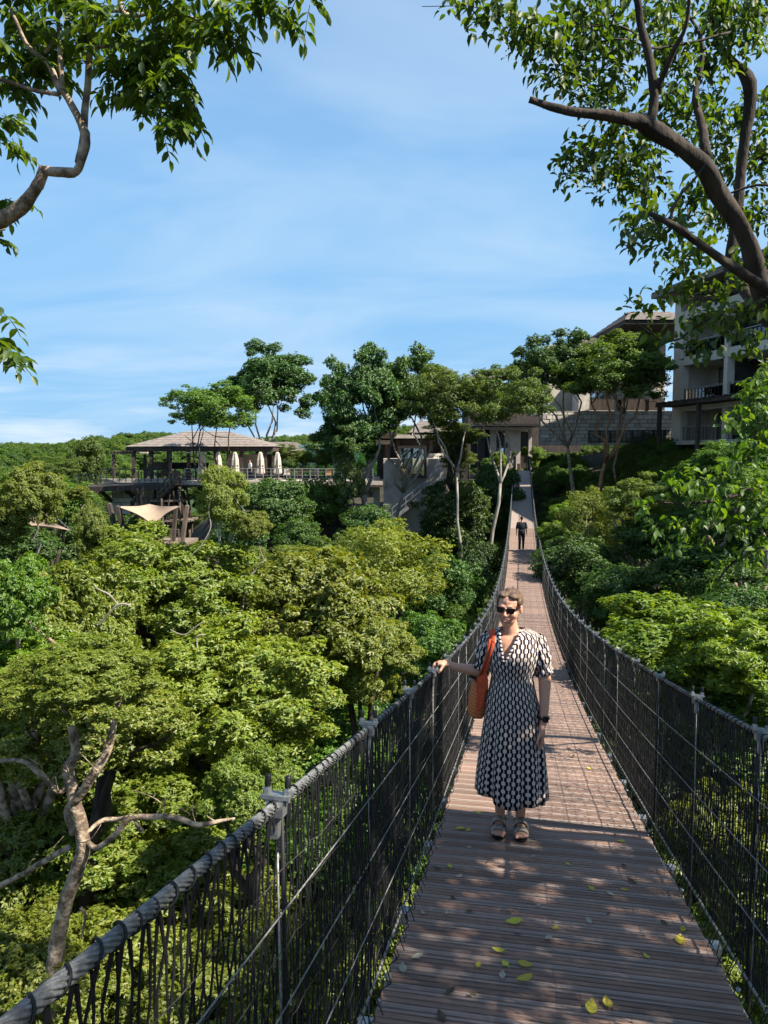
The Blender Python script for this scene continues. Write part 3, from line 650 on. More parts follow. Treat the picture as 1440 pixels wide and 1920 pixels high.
M['dark_in'] = mat('dark walls and painted interior shade', (.05, .045, .04), (.03, .027, .025), rough=.9, scale=2)  # near black; stands in for shade at the openings, doorway and party walls
M['floor'] = mat('timber decking', (.20, .155, .12), (.13, .10, .08), rough=.8, scale=2, stretch=(1, 8, 1))
M['warm'] = mat('varnished honey timber', (.42, .22, .09), (.26, .13, .05), rough=.5, scale=5)
M['paving'] = mat('pale stone paving', (.42, .37, .31), (.3, .26, .22), rough=.9, scale=3)
def glassmat(name, col, rough, tr):
    m, t = newmat(name); n = t.nodes.new; l = t.links.new; o = n('ShaderNodeOutputMaterial'); gl = n('ShaderNodeBsdfGlossy'); gl.inputs['Roughness'].default_value = rough; gl.inputs[0].default_value = (.9, .95, 1, 1)
    tb = n('ShaderNodeBsdfTransparent'); tb.inputs[0].default_value = (*col, 1); mx = n('ShaderNodeMixShader'); fr = n('ShaderNodeFresnel'); fr.inputs[0].default_value = 1.5
    ad = n('ShaderNodeMath'); ad.operation = 'ADD'; ad.use_clamp = True; ad.inputs[1].default_value = tr; l(fr.outputs[0], ad.inputs[0]); l(ad.outputs[0], mx.inputs[0]); l(tb.outputs[0], mx.inputs[1]); l(gl.outputs[0], mx.inputs[2]); l(mx.outputs[0], o.inputs[0]); return m
M['glass'] = glassmat('clear window glass', (.75, .82, .80), .02, .12)
M['glass_blue'] = glassmat('sky reflecting door glass', (.35, .42, .45), .03, .45)
M['glass_green'] = glassmat('green tinted glass screen', (.62, .80, .72), .02, .06)
RY = Matrix.Rotation(YAW, 3, 'Z')
def fb(mb, u0, u1, z0, z1, D0, D1, top=1.0):
    mb.box(uv((u0+u1)/2, (D0+D1)/2, (z0+z1)/2), (abs(u1-u0), abs(D1-D0), abs(z1-z0)), RY, top)
def pb(mb, px0, px1, py0, py1, D, dep=.2, ref=870):
    fb(mb, up(px0, D, ref), up(px1, D, ref), zp(py1, D), zp(py0, D), D, D+dep)
def MBf(f, *a, **k): mb = MB(); f(mb, *a, **k); return mb
def bthing(name, label, cat, u, D, z, group=None): return thing(name, label, cat, uv(u, D, z), group)
def hip(mb, u0, u1, D0, D1, z0, z1, ru0, ru1, rD=None, th=.25):
    """hipped roof as shingled courses stepped like real courses"""
    rD = rD if rD is not None else (D0+D1)/2; n = 9; vs = []; fs = []
    for i in range(n):
        for e in (0, 1):
            t = (i+e)/n; zz = z0 + (z1-z0)*t + (0.05 if e == 0 else 0)
            a = (u0+(ru0-u0)*t, u1+(ru1-u1)*t, D0+(rD-.01-D0)*t, D1+(rD+.01-D1)*t)
            for x, y in ((0, 2), (1, 2), (1, 3), (0, 3)): vs.append(uv(a[x], a[y], zz))
    for i in range(2*n-1):
        for j in range(4): fs.append((i*4+j, i*4+(j+1) % 4, (i+1)*4+(j+1) % 4, (i+1)*4+j))
    fs += [(3, 2, 1, 0), tuple((2*n-1)*4+j for j in range(4))]
    mb.add(vs, fs)
def rail_run(parent, a, b, h, nb, m='frame', post='rail_post', name='balustrade_rail', wires=4):
    """posts, top rail and wires between a and b (world points at floor level)"""
    a, b = Vector(a), Vector(b)
    for i in range(nb+1):
        p = a.lerp(b, i/nb); mb = MB(); mb.box(p+Vector((0, 0, h/2)), (.06, .06, h), RY); part(post, mb, M[m], parent)
    mb = MB(); mb.bar(a+Vector((0, 0, h)), b+Vector((0, 0, h)), .07, .05); part(name, mb, M[m], parent)
    for k in range(wires):
        mb = MB(); z = Vector((0, 0, h*(k+.7)/(wires+.7))); mb.tube([a+z, b+z], .012, 5); part('rail_wire', mb, M[m], parent)
def stonewall(parent, a, b, z0, z1, th, size=.42, maxn=300, seed=3, name='stone'):
    """coursed stone wall: backing plus separate stones"""
    a, b = Vector(a), Vector(b); L = (b-a).length; d = (b-a)/L; nrmv = Vector((d.y, -d.x, 0)); q = Matrix((d, -nrmv, Vector((0, 0, 1)))).transposed()
    mb = MB(); mb.box((a+b)/2 + Vector((0, 0, (z0+z1)/2-(a.z+b.z)/2)) - nrmv*th/2, (L, th, z1-z0), q); part('wall_core', mb, M['mortar'], parent)
    g = np.random.default_rng(seed); sm = []
    for i in range(4):
        m_ = MB(); m_.box((0, 0, 0), (1, .12, 1), None); v = [Vector(x) for x in m_.v]
        m_.v = [tuple(x*(1 + g.uniform(-.09, .03))) for x in v]; m_.f = m_.f; sm.append(m_.mesh('stone', M['stone']))
    off = Vector((0, 0, 0)); p = parent
    while p is not None: off = off + p.location; p = p.parent
    z = z0; n = 0; sf = MB()
    while z < z1 - .05:
        hh_ = min(size*g.uniform(.45, .75), z1-z); x = 0
        while x < L - .02:
            w_ = min(size*g.uniform(.7, 1.6), L-x); c = a + d*(x+w_/2) + nrmv*.0; c.z = z+hh_/2
            if n < maxn:
                o = obj('stone', sm[g.integers(0, 4)], parent, c-off, q.to_euler(), (w_-.03, 1+g.uniform(-.3, .5), hh_-.03)); n += 1
            else: sf.box(c, (w_-.03, .12, hh_-.03), q)
            x += w_
        z += hh_
    if sf.v: part('stones', sf, M['stone'], parent, kind='stuff')
# ---- pavilion on the left (D about 62)
D = 62.0
Z = lambda py: zp(py, D)
Uu = lambda px, DD=62.0: up(px, DD, 870)
pav = bthing('restaurant_pavilion', 'open sided terrace pavilion with a brown hipped roof on dark posts, left', 'building', Uu(370), D+4, Z(905))
mb = MB(); hip(mb, Uu(236), Uu(515), D-.3, D+9.5, Z(838), Z(811)+.25, Uu(325), Uu(405)); part('roof', mb, M['shingle'], pav)
mb = MB(); hip(mb, Uu(420), Uu(560), D+5, D+13, Z(846), Z(826), Uu(450), Uu(530)); part('roof', mb, M['shingle'], pav)
mb = MB(); fb(mb, Uu(238), Uu(513), Z(846), Z(838)-.01, D-.15, D+9.2); part('fascia', mb, M['wood_dark'], pav)
for i, px in enumerate((250, 283, 318, 353, 404, 452, 497)):
    mb = MB(); pb(mb, px-3, px+3, 846.2, 904, D, .28); part('post', mb, M['wood_dark'], pav)
for px in (262, 330, 390, 450, 500):
    mb = MB(); fb(mb, Uu(px)-.12, Uu(px)+.12, Z(905), Z(846)-.01, D+8.2, D+8.4); part('post', mb, M['wood_dark'], pav)
mb = MB(); fb(mb, Uu(400), Uu(505), Z(898), Z(852), D+5.2, D+5.4); part('back_wall', mb, M['plaster'], pav)
mb = MB(); fb(mb, Uu(482), Uu(492), Z(900), Z(853), D+5.0, D+5.15); part('doorway', mb, M['dark_in'], pav)  # solid dark slab, its colour stands in for the unlit room behind
mb = MB(); fb(mb, Uu(238), Uu(275), Z(885), Z(868), D+6, D+6.3); part('bar_counter', mb, M['wood_pole'], pav)
mb = MB(); fb(mb, Uu(255), Uu(345), Z(884), Z(870), D+8.6, D+8.8); part('bar_counter', mb, M['wood_dark'], pav)
# flat pergola at its left
mb = MB(); fb(mb, Uu(208), Uu(250), Z(851), Z(847), D-.1, D+.15); part('pergola_beam', mb, M['wood_dark'], pav)
mb = MB(); fb(mb, Uu(208), Uu(262), Z(851), Z(848), D+6, D+6.2); part('pergola_beam', mb, M['wood_dark'], pav)
for px in (210, 226):
    mb = MB(); fb(mb, Uu(px), Uu(px)+.2, Z(900), Z(852), D+(0 if px == 210 else 6), D+.2+(0 if px == 210 else 6)); part('post', mb, M['wood_dark'], pav)
for k in range(7):
    mb = MB(); x = Uu(211)+k*.28; fb(mb, x, x+.09, Z(847)+.01, Z(845.5), D-.4, D+6.5); part('pergola_slat', mb, M['wood_dark'], pav)
for px, w in ((405-130, 7), (372, 19)):
    mb = MB(); fb(mb, Uu(px-w), Uu(px+w), Z(850), Z(847.5), D-.75, D-.45); part('awning_edge', mb, M['umb'], pav)
# ---- terrace slabs
ter = bthing('terrace', 'long raised deck with thin rails running from pavilion to concrete tower', 'terrace', Uu(400), D, Z(912))
mb = MB(); fb(mb, Uu(352), Uu(722), Z(907), Z(900), D-2.2, D+14); part('slab', mb, M['conc'], ter)
mb = MB(); fb(mb, Uu(352), Uu(722), Z(911), Z(907)-.01, D-2.3, D-1.9); part('edge_beam', mb, M['wood_dark'], ter)
mb = MB(); mb.prism([uv(Uu(146), D-1.6, Z(912)), uv(Uu(351), D-2.6, Z(905)), uv(Uu(351), D+12, Z(905)), uv(Uu(190), D+12, Z(905))], (0, 0, -.42)); part('slab', mb, M['wood_dark'], ter)
mb = MB(); fb(mb, Uu(196), Uu(351), Z(904)+.0, Z(897), D-1.0, D-.6); part('curb', mb, M['conc'], ter)
rail_run(ter, uv(Uu(150), D-1.5, Z(911)), uv(Uu(196), D-1.8, Z(908)), .95, 4)
rail_run(ter, uv(Uu(198), D-1.2, Z(903)), uv(Uu(318), D-1.7, Z(902)), 1.05, 10)
rail_run(ter, uv(Uu(358), D-2.0, Z(900)), uv(Uu(700), D-2.0, Z(900)), 1.0, 24, 'metal_grey', wires=3)
mb = MB(); fb(mb, Uu(205), Uu(302), Z(952), Z(914.5), D+1.0, D+1.4)
stonewall(ter, uv(Uu(203), D+.6, 0), uv(Uu(322), D+.6, 0), Z(965), Z(913), .5, .75, 130, 5)
stonewall(ter, uv(Uu(520), D+1.6, 0), uv(Uu(705), D+1.6, 0), Z(935), Z(911), .5, .7, 120, 6)
for px in (575, 600, 640, 670):
    mb = MB(); fb(mb, Uu(px), Uu(px+(22 if px == 575 else 14)), Z(930), Z(913), D+1.2, D+1.52); part('opening_shade_panel', mb, M['dark_in'], ter)  # dark panels on the wall paint in the shade of openings
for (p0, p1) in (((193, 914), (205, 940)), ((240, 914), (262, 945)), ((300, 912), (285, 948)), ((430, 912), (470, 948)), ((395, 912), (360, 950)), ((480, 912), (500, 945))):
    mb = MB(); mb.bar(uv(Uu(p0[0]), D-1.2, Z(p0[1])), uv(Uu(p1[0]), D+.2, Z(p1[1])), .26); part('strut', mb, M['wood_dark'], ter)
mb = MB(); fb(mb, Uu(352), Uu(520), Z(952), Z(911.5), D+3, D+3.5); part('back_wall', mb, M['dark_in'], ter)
# ---- crooked pole stairs
st = bthing('pole_stairway', 'rustic dark stairway of crooked poles winding down under the pavilion', 'stairs', Uu(335), D-3, Z(1000))
def flight(p0, p1, D0, D1, n, w=1.3):
    a = uv(Uu(p0[0]), D0, Z(p0[1])); b_ = uv(Uu(p1[0]), D1, Z(p1[1]))
    for s in (0, w):
        o_ = FX*s; mb = MB(); mb.bar(a+o_, b_+o_, .09, .24); part('stringer', mb, M['wood_dark'], st)
        for h in (.45, .95): mb = MB(); mb.tube(limb_pts(a+o_+Vector((0, 0, h)), b_+o_+Vector((0, 0, h)), np.random.default_rng(n), 6, .02), .055, 6); part('handrail', mb, M['wood_pole'], st)
        for i in range(0, 5): p = a.lerp(b_, i/4)+o_; mb = MB(); mb.tube([p, p+Vector((0, 0, 1.0))], .05, 6); part('baluster', mb, M['wood_pole'], st)
    for i in range(n):
        p = a.lerp(b_, (i+.5)/n)+FX*w/2; mb = MB(); mb.box(p, (.30, w, .05), RY); part('tread', mb, M['wood_pole'], st)
flight((352, 903), (317, 932), D-4.2, D-3.4, 9); flight((317, 934), (352, 966), D-2.0, D-2.2, 9); flight((352, 968), (300, 1004), D-4.2, D-3.6, 12)
flight((335, 900), (357, 915), D-2.6, D-3.0, 5)
g = np.random.default_rng(31)
for i in range(26):
    px = g.uniform(255, 372); D1 = D - g.uniform(1.2, 4.6); p0 = uv(Uu(px), D1, Z(g.uniform(985, 1015))); p1 = uv(Uu(px+g.uniform(-9, 9)), D1, Z(g.uniform(908, 935)))
    mb = MB(); mb.tube(limb_pts(p0, p1, g, 6, .05), [g.uniform(.07, .12)]*6, 6, lump=.2); part('pole', mb, M['wood_dark' if i % 3 else 'wood_pole'], st)
mb = MB(); fb(mb, Uu(300), Uu(362), Z(936), Z(933), D-3.4, D-.6); part('landing', mb, M['floor'], st)
mb = MB(); fb(mb, Uu(325), Uu(378), Z(970), Z(967), D-4.2, D-.9); part('landing', mb, M['floor'], st)
# ---- parasols and people-high things on the terrace
def parasol(u, D1, z, h, r, label):
    t = bthing('closed_parasol', label, 'parasol', u, D1, z, 'furled cream parasols on the terrace')
    mb = MB(); mb.lathe(uv(u, D1, z), [(.28, 0), (.28, .08), (.035, .1), (.03, h+.05)], 10); part('pole', mb, M['wood_dark'], t)
    mb = MB(); n = 20; prof = [(.05, h), (.13, h-.1), (r*.9, h*.72), (r, h*.45), (r*1.15, h*.27), (r*.9, h*.22)]; vs = []; fs = []
    for q_, zz in prof:
        for j in range(n): a = 2*PI*j/n; k_ = q_*(1+.22*math.cos(a*5)); vs.append(uv(u+k_*math.cos(a), D1+k_*math.sin(a), z+zz))
    for i in range(len(prof)-1):
        for j in range(n): fs.append((i*n+j, i*n+(j+1) % n, (i+1)*n+(j+1) % n, (i+1)*n+j))
    mb.add(vs, fs); part('canopy', mb, M['umb'], t)
    mb = MB(); mb.lathe(uv(u, D1, z+h*.5), [(r*1.12, 0), (r*1.12, .06)], 10); part('tie_band', mb, M['wood_pole'], t)
for px, dx, lab in ((382, -.6, 'furled cream parasol leftmost on the terrace, beside a trunk'), (411, -.4, 'furled cream parasol second from the left on the terrace'), (427, 1.6, 'furled cream parasol behind the second and fourth ones'), (442, -.2, 'furled cream parasol in the middle of the row'), (491, -.7, 'furled cream parasol right of the dark doorway'), (522, -.5, 'furled cream parasol rightmost, clear of the roof')):
    parasol(Uu(px), D+dx, Z(900), 2.35 if dx < 1 else 2.2, .27, lab)
# chairs and tables along the terrace
def table(u, D1, z, lab, w=.8, m='wood_pole'):
    t = bthing('terrace_table', lab, 'table', u, D1, z, 'tables along the terrace')
    mb = MB(); fb(mb, u-w/2, u+w/2, z+.72, z+.76, D1, D1+.8); part('table_top', mb, M[m], t)
    for x in (-1, 1):
        for y_ in (.06, .74): mb = MB(); fb(mb, u+x*(w/2-.05)-.03, u+x*(w/2-.05)+.03, z, z+.719, D1+y_-.03, D1+y_+.03); part('leg', mb, M['wood_dark'], t)
def chair(u, D1, z, lab, m='warm', grp='chairs along the terrace'):
    t = bthing('terrace_chair', lab, 'chair', u, D1, z, grp)
    mb = MB(); fb(mb, u-.25, u+.25, z+.42, z+.5, D1, D1+.5); part('seat', mb, M[m], t)
    mb = MB(); fb(mb, u-.25, u+.25, z+.501, z+.92, D1+.44, D1+.5); part('backrest', mb, M[m], t)
    for x in (-1, 1):
        for y_ in (.04, .46): mb = MB(); fb(mb, u+x*.21-.025, u+x*.21+.025, z, z+.419, D1+y_-.025, D1+y_+.025); part('leg', mb, M['wood_dark'], t)
names = ['first', 'second', 'third', 'fourth', 'fifth', 'sixth', 'seventh', 'eighth']
for i, px in enumerate((545, 572, 600, 628, 655)): table(Uu(px), D+1.0+(i % 2), Z(900), names[i]+' terrace table right of the rightmost furled parasol', 1.0, 'warm' if i % 2 else 'wood_pole')
for i, px in enumerate((535, 558, 588, 614, 642, 668)): chair(Uu(px), D+.6+(i % 3)*.8, Z(900), names[i]+' chair from the left between parasols and dark tree', 'warm' if i % 2 else 'umb')
for i, px in enumerate((262, 290, 306, 332)): table(Uu(px), D+1.5+i*.7, Z(903), names[i]+' table from the left under the pavilion roof', .9)
for i, px in enumerate((270, 300, 322, 342)): chair(Uu(px), D+.9, Z(903), names[i]+' chair from the left under the pavilion roof', 'wood_pole')
# glass wind screens
gs = bthing('glass_screen', 'greenish glass wind screen standing behind the right half of the terrace', 'screen', Uu(600), D+6, Z(900))
for i in range(7):
    x0 = Uu(545)+i*1.28; mb = MB(); fb(mb, x0+.05, x0+1.23, Z(900)+.05, Z(832), D+6, D+6.02); part('pane', mb, M['glass_green'], gs)
    mb = MB(); fb(mb, x0-.03, x0+.03, Z(900), Z(831), D+5.98, D+6.04); part('post', mb, M['metal_grey'], gs)
for i, (px, py, s) in enumerate(((535, 850, 20), (570, 860, 18), (605, 862, 16), (640, 858, 18))):
    tree_px('planter_tree', names[i]+' small leafy tree from the left growing behind the terrace', 'small trees behind the terrace', px, py, 66, s*1.3, s, 'feather%d' % (i % 3) if i < 2 else 'mid0', base=(up(px, 66), 66))
# ---- shade sails and their leaning posts
def sail(corners, sag, lab, grp='tan shade sails'):
    t = thing('shade_sail', lab, 'sail', corners[0], grp); n = 12; vs = []; fs = []
    a, b_, c, d_ = corners; ctr = (a+b_+c+d_)/4
    for i in range(n+1):
        for j in range(n+1):
            x, y = i/n, j/n; p = a*(1-x)*(1-y)+b_*x*(1-y)+c*x*y+d_*(1-x)*y
            e = 4*x*(1-x)*(1-4*y*(1-y))*1 + 4*y*(1-y)*(1-4*x*(1-x))
            p = p.lerp(ctr, .22*max(0, e)) + Vector((0, 0, -sag*16*x*(1-x)*y*(1-y))); vs.append(p)
    for i in range(n):
        for j in range(n): fs.append((i*(n+1)+j, (i+1)*(n+1)+j, (i+1)*(n+1)+j+1, i*(n+1)+j+1))
    mb = MB(); mb.add(vs, fs); part('cloth', mb, M['sail'], t, True); return t
sail([wp(218, 949, 44), wp(292, 988, 40.5), wp(338, 949, 44), wp(280, 945, 50)], .45, 'tan shade sail stretched between dark leaning posts under the pavilion')
t = sail([wp(60, 985, 40), wp(134, 995, 38), wp(70, 958, 43), wp(20, 975, 44)], .3, 'tan shade sail half hidden by leaves at the left')
mb = MB(); mb.tube([wp(70, 958, 43), wp(60, 945, 43)], .03, 5); mb.tube([wp(134, 995, 38), wp(88, 955, 40)], .015, 4); part('guy_line', mb, M['wire'], t)
for (a, b_, D1, lab) in (((205, 945), (232, 1060), 44.3, 'outer left leaning post of the middle shade sail'), ((221, 950), (246, 1060), 43.8, 'inner left leaning post of the middle shade sail'), ((351, 948), (336, 1060), 44, 'right leaning post of the middle shade sail'), ((330, 950), (322, 1050), 46, 'slim post behind the right corner of the middle shade sail')):
    p = wp(b_[0], b_[1], D1); t = thing('sail_post', lab, 'post', p, 'leaning posts holding the shade sails'); q_ = wp(a[0], a[1], D1)
    mb = MB(); mb.bar(p, q_, .34, .2); part('shaft', mb, M['wood_pole' if 'right l' in lab else 'wood_dark'], t); mb = MB(); mb.box(q_, (.1, .1, .1)); part('eyelet', mb, M['metal_grey'], t)
pf_t = bthing('lower_platform', 'small railed platform under the middle shade sail', 'platform', up(285, 45), 46, zp(1015, 46))
mb = MB(); fb(mb, up(225, 45), up(345, 45), zp(1015, 46)-.2, zp(1015, 46), 43.5, 48); part('deck', mb, M['floor'], pf_t)
rail_run(pf_t, uv(up(226, 45), 43.6, zp(1015, 46)), uv(up(344, 45), 43.6, zp(1015, 46)), 1.0, 8, 'wood_pole')
# ---- concrete lift tower with box window
D2 = 60.0; U2 = lambda px: up(px, D2, 870); Z2 = lambda py: zp(py, D2)
tw = bthing('concrete_tower', 'plain grey concrete block with a boxed square window above metal stairs', 'building', U2(778), D2+2, Z2(985))
mb = MB(); fb(mb, U2(719), U2(748.5), Z2(1000), Z2(860), D2, D2+5); part('wall', mb, M['conc'], tw)
mb = MB(); fb(mb, U2(796), U2(836), Z2(1000), Z2(860), D2, D2+5); part('wall', mb, M['conc'], tw)
mb = MB(); fb(mb, U2(748.5), U2(796), Z2(1000), Z2(897), D2, D2+5); part('wall', mb, M['conc'], tw)
mb = MB(); fb(mb, U2(745), U2(800), Z2(901), Z2(896)-.01, D2-.35, D2-.01); part('window_sill', mb, M['conc'], tw)
wf = None
mb = MB()
for (a, b_, c, d_) in ((746, 750.5, 836, 896), (794.5, 799, 836, 896), (750.5, 794.5, 836, 840.5), (750.5, 794.5, 891.5, 896)): fb(mb, U2(a), U2(b_), Z2(d_), Z2(c), D2-.7, D2-.06)
wf = part('window_frame', mb, M['frame'], tw)
mb = MB(); fb(mb, U2(770), U2(772), Z2(891), Z2(841), D2-.3, D2-.22); part('mullion', mb, M['frame'], wf)
for a, b_ in ((751, 769.8), (772.2, 794)): mb = MB(); fb(mb, U2(a), U2(b_), Z2(891), Z2(841), D2-.26, D2-.24); part('pane', mb, M['glass'], wf)
mb = MB(); fb(mb, U2(753), U2(765), Z2(890), Z2(880), D2+.8, D2+1.4); part('counter', mb, M['warm'], tw)
mb = MB(); fb(mb, U2(776), U2(792), Z2(890), Z2(860), D2+2.5, D2+2.7); part('counter', mb, M['plaster'], tw)
mb = MB(); fb(mb, U2(700), U2(712), Z2(960), Z2(895), D2+1, D2+2); part('column', mb, M['conc'], tw)
# building behind the tower
mb_ = bthing('middle_building', 'dark walled building with low roofs behind the concrete tower', 'building', U2(760), D2+8, Z2(905))
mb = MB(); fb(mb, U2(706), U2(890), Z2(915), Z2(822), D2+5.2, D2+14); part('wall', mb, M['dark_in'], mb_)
mb = MB(); fb(mb, U2(590), U2(745), Z2(815), Z2(808), D2+2, D2+14); part('flat_roof', mb, M['wood_dark'], mb_)
mb = MB(); fb(mb, U2(704), U2(850), Z2(820), Z2(813), D2+3.5, D2+14.2); part('flat_roof', mb, M['conc'], mb_)
mb = MB(); fb(mb, U2(700), U2(735), Z2(832), Z2(824), D2+4, D2+4.5); part('beam', mb, M['conc'], mb_)
mb = MB(); hip(mb, U2(770), U2(905), D2+6, D2+16, Z2(808), Z2(778), U2(800), U2(870)); part('roof', mb, M['shingle'], mb_)
mb = MB(); hip(mb, U2(560), U2(700), D2+9, D2+17, Z2(812), Z2(800), U2(590), U2(670)); part('roof', mb, M['shingle'], mb_)
for px in (722, 745, 812, 835): mb = MB(); fb(mb, U2(px), U2(px+7), Z2(865), Z2(823), D2+4.6, D2+5.1); part('column', mb, M['wood_dark'], mb_)
stonewall(mb_, uv(U2(800), D2+4.4, 0), uv(U2(850), D2+4.4, 0), Z2(868), Z2(850), .4, .5, 60, 9)
# metal stair
ms = bthing('metal_stairs', 'grey metal stairs climbing right along the foot of the concrete tower', 'stairs', U2(775), D2-1, Z2(968))
for k, (s, dd_) in enumerate(((0, -1.6), (1, -.35))):
    a = uv(U2(735), D2+dd_, Z2(972)); b_ = uv(U2(822), D2+dd_, Z2(902))
    mb = MB(); mb.bar(a, b_, .08, .28); part('stringer', mb, M['metal_grey'], ms)
    for h in (.5, .95): mb = MB(); mb.tube([a+Vector((0, 0, h)), b_+Vector((0, 0, h))], .035, 6); part('handrail', mb, M['metal_grey'], ms)
    for i in range(8): p = a.lerp(b_, i/7); mb = MB(); mb.tube([p, p+Vector((0, 0, .95))], .025, 5); part('baluster', mb, M['metal_grey'], ms)
for i in range(18):
    p = uv(U2(735), D2-.97, Z2(972)).lerp(uv(U2(822), D2-.97, Z2(902)), (i+.5)/18); mb = MB(); mb.box(p, (.27, 1.1, .04), RY); part('tread', mb, M['metal_grey'], ms)
# ---- entrance at the far end of the bridge
D3 = 81.0; U3 = lambda px, DD=81.0: up(px, DD, 830); Z3 = lambda py: zp(py, D3)
en = bthing('entrance_pavilion', 'low flat roofed entrance with two tall glass doors at the far end of the bridge', 'building', U3(960), D3+2, Z3(880))
mb = MB(); fb(mb, U3(884), U3(1012), Z3(800), Z3(796), D3-2.2, D3+6); part('roof', mb, M['frame'], en)
mb = MB(); fb(mb, U3(893), U3(992), Z3(806), Z3(801), D3-1.4, D3+5.5); part('fascia', mb, M['conc'], en)
for a, b_ in ((896, 909), (918.5, 930.5), (946.5, 975.5), (991, 997)): mb = MB(); fb(mb, U3(a), U3(b_), Z3(880), Z3(806)-.01, D3-.2 if b_-a > 12 else D3-.1, D3+.5); part('wall_pier', mb, M['conc'] if a != 896 else M['dark_in'], en)
for a, b_ in ((931.5, 945.5), (976.5, 990)):
    mb = MB(); fb(mb, U3(a), U3(b_), Z3(868), Z3(810), D3+.1, D3+.16); f_ = part('door_frame', mb, M['frame'], en); mb = MB(); fb(mb, U3(a+1.2), U3(b_-1.2), Z3(853), Z3(814), D3+.04, D3+.09); part('pane', mb, M['glass_blue'], f_)
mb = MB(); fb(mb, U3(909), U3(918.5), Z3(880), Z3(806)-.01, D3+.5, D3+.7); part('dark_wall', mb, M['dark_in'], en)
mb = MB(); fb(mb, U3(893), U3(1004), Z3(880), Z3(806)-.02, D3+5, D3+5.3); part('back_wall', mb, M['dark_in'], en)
mb = MB(); fb(mb, U3(948), U3(951), Z3(840), Z3(830), D3-.28, D3-.21); part('wall_lamp', mb, M['frame'], en)
mb = MB(); fb(mb, U3(950), U3(1012), -2.75, -2.45, 77.3, 80.6); tag(part('landing', mb, M['paving'], None), kind='structure')
pl = bthing('planter_bench', 'small light timber bench and planter at the head of the bridge', 'planter', U3(977), 79.3, -2.45)
for a, b_, z0, z1 in ((971, 985, -2.45, -2.0), (966, 970, -2.45, -1.2), (986, 989, -2.45, -1.5)): mb = MB(); fb(mb, U3(a), U3(b_), z0, z1, 79.2, 79.7); part('planter_box' if z1 == -2.0 else 'board', mb, M['warm'], pl)
GE = 'yellow green shrubs at the bridge head'
for i, (px, py, r, lab) in enumerate(((935, 862, 18, 'yellow green shrub left of the bridge head, below the left door'), (915, 872, 16, 'outer yellow green shrub left of the bridge head'), (1008, 850, 15, 'yellow green shrub right of the bridge head'), (1000, 868, 12, 'low shrub against the right anchor post'), (962, 850, 6, 'dark potted plant in front of the doors'))):
    tree_px('shrub', lab, GE, px, py, 78.5, r, r*.9, 'bright0' if i < 4 else 'dark0', base=(up(px, 78.5), 78.5), cat='shrub')
# ---- large roof behind the trees
ru = bthing('hillside_roof_building', 'building with one long pale brown roof slope rising behind the feathery trees', 'building', U3(960, 100), 100, 1)
D5 = 98.; U5 = lambda px: up(px, D5, 720); Z5 = lambda py: zp(py, D5)
mb = MB(); mb.prism([uv(U5(868), D5, Z5(709)), uv(U5(950), D5, Z5(688)), uv(U5(1100), D5, Z5(655)), uv(U5(1100), D5, Z5(680)), uv(U5(868), D5, Z5(716))], FX*10); part('roof', mb, M['shingle'], ru)
mb = MB(); fb(mb, U5(880), U5(1095), 0, Z5(716)-.01, D5+1, D5+9); part('wall', mb, M['wood_dark'], ru)
mb = MB(); fb(mb, U5(1040), U5(1066), Z5(752), Z5(736), D5+.9, D5+.98); part('window', mb, M['glass_blue'], ru)
# ---- hotel wing facing the bridge, stone base
D4 = 61.; U4 = lambda px: up(px, D4, 770); Z4 = lambda py: zp(py, D4)
wg = bthing('hotel_wing', 'stone based hotel wing facing the bridge behind the tree pair', 'building', U4(1140), D4+4, Z4(830))
stonewall(wg, uv(U4(1012), D4-.3, 0), uv(U4(1262), D4-.3, 0), Z4(835), Z4(771), .5, .50, 298, 12)
mb = MB(); fb(mb, U4(1035), U4(1262), Z4(771)+.001, Z4(640), D4+2, D4+9); part('wall', mb, M['plaster'], wg)
mb = MB(); fb(mb, U4(1083), U4(1103), Z4(771)+.01, Z4(715), D4-.3, D4+1.9); part('stone_pier', mb, M['stone'], wg)
for a, b_ in ((1106, 1158), (1172, 1215), (1225, 1255)):
    for c, d_ in ((732, 768), (672, 706)):
        mb = MB(); fb(mb, U4(a), U4(b_), Z4(d_), Z4(c), D4+1.9, D4+1.98); w_ = part('window', mb, M['glass_blue'], wg)
        mb = MB(); fb(mb, U4((a+b_)/2)-.05, U4((a+b_)/2)+.05, Z4(d_), Z4(c), D4+1.84, D4+1.89); part('mullion', mb, M['frame'], w_)
        mb = MB(); fb(mb, U4(a-1), U4(b_+1), Z4(d_)-.12, Z4(d_)-.01, D4+1.0, D4+1.9); part('balcony_floor', mb, M['conc'], wg)
        mb = MB(); fb(mb, U4(a), U4(b_), Z4(d_)+.001, Z4(d_)+1.0, D4+1.02, D4+1.06); part('balcony_screen', mb, M['wood_dark'], wg)
mb = MB(); hip(mb, U4(1086), U4(1180), D4+3, D4+9, Z4(634), Z4(612), U4(1118), U4(1150)); part('roof', mb, M['shingle'], wg)
mb = MB(); fb(mb, U4(1088), U4(1178), Z4(640), Z4(634)-.01, D4+3.2, D4+8.8); part('fascia', mb, M['plaster'], wg)
mb = MB(); hip(mb, U4(1160), U4(1330), D4-1, D4+12, Z4(604), Z4(560), U4(1215), U4(1290)); part('roof', mb, M['shingle'], wg)
mb = MB(); fb(mb, U4(1161), U4(1329), Z4(611), Z4(604)-.01, D4-.9, D4+11.8); part('fascia', mb, M['wood_dark'], wg)
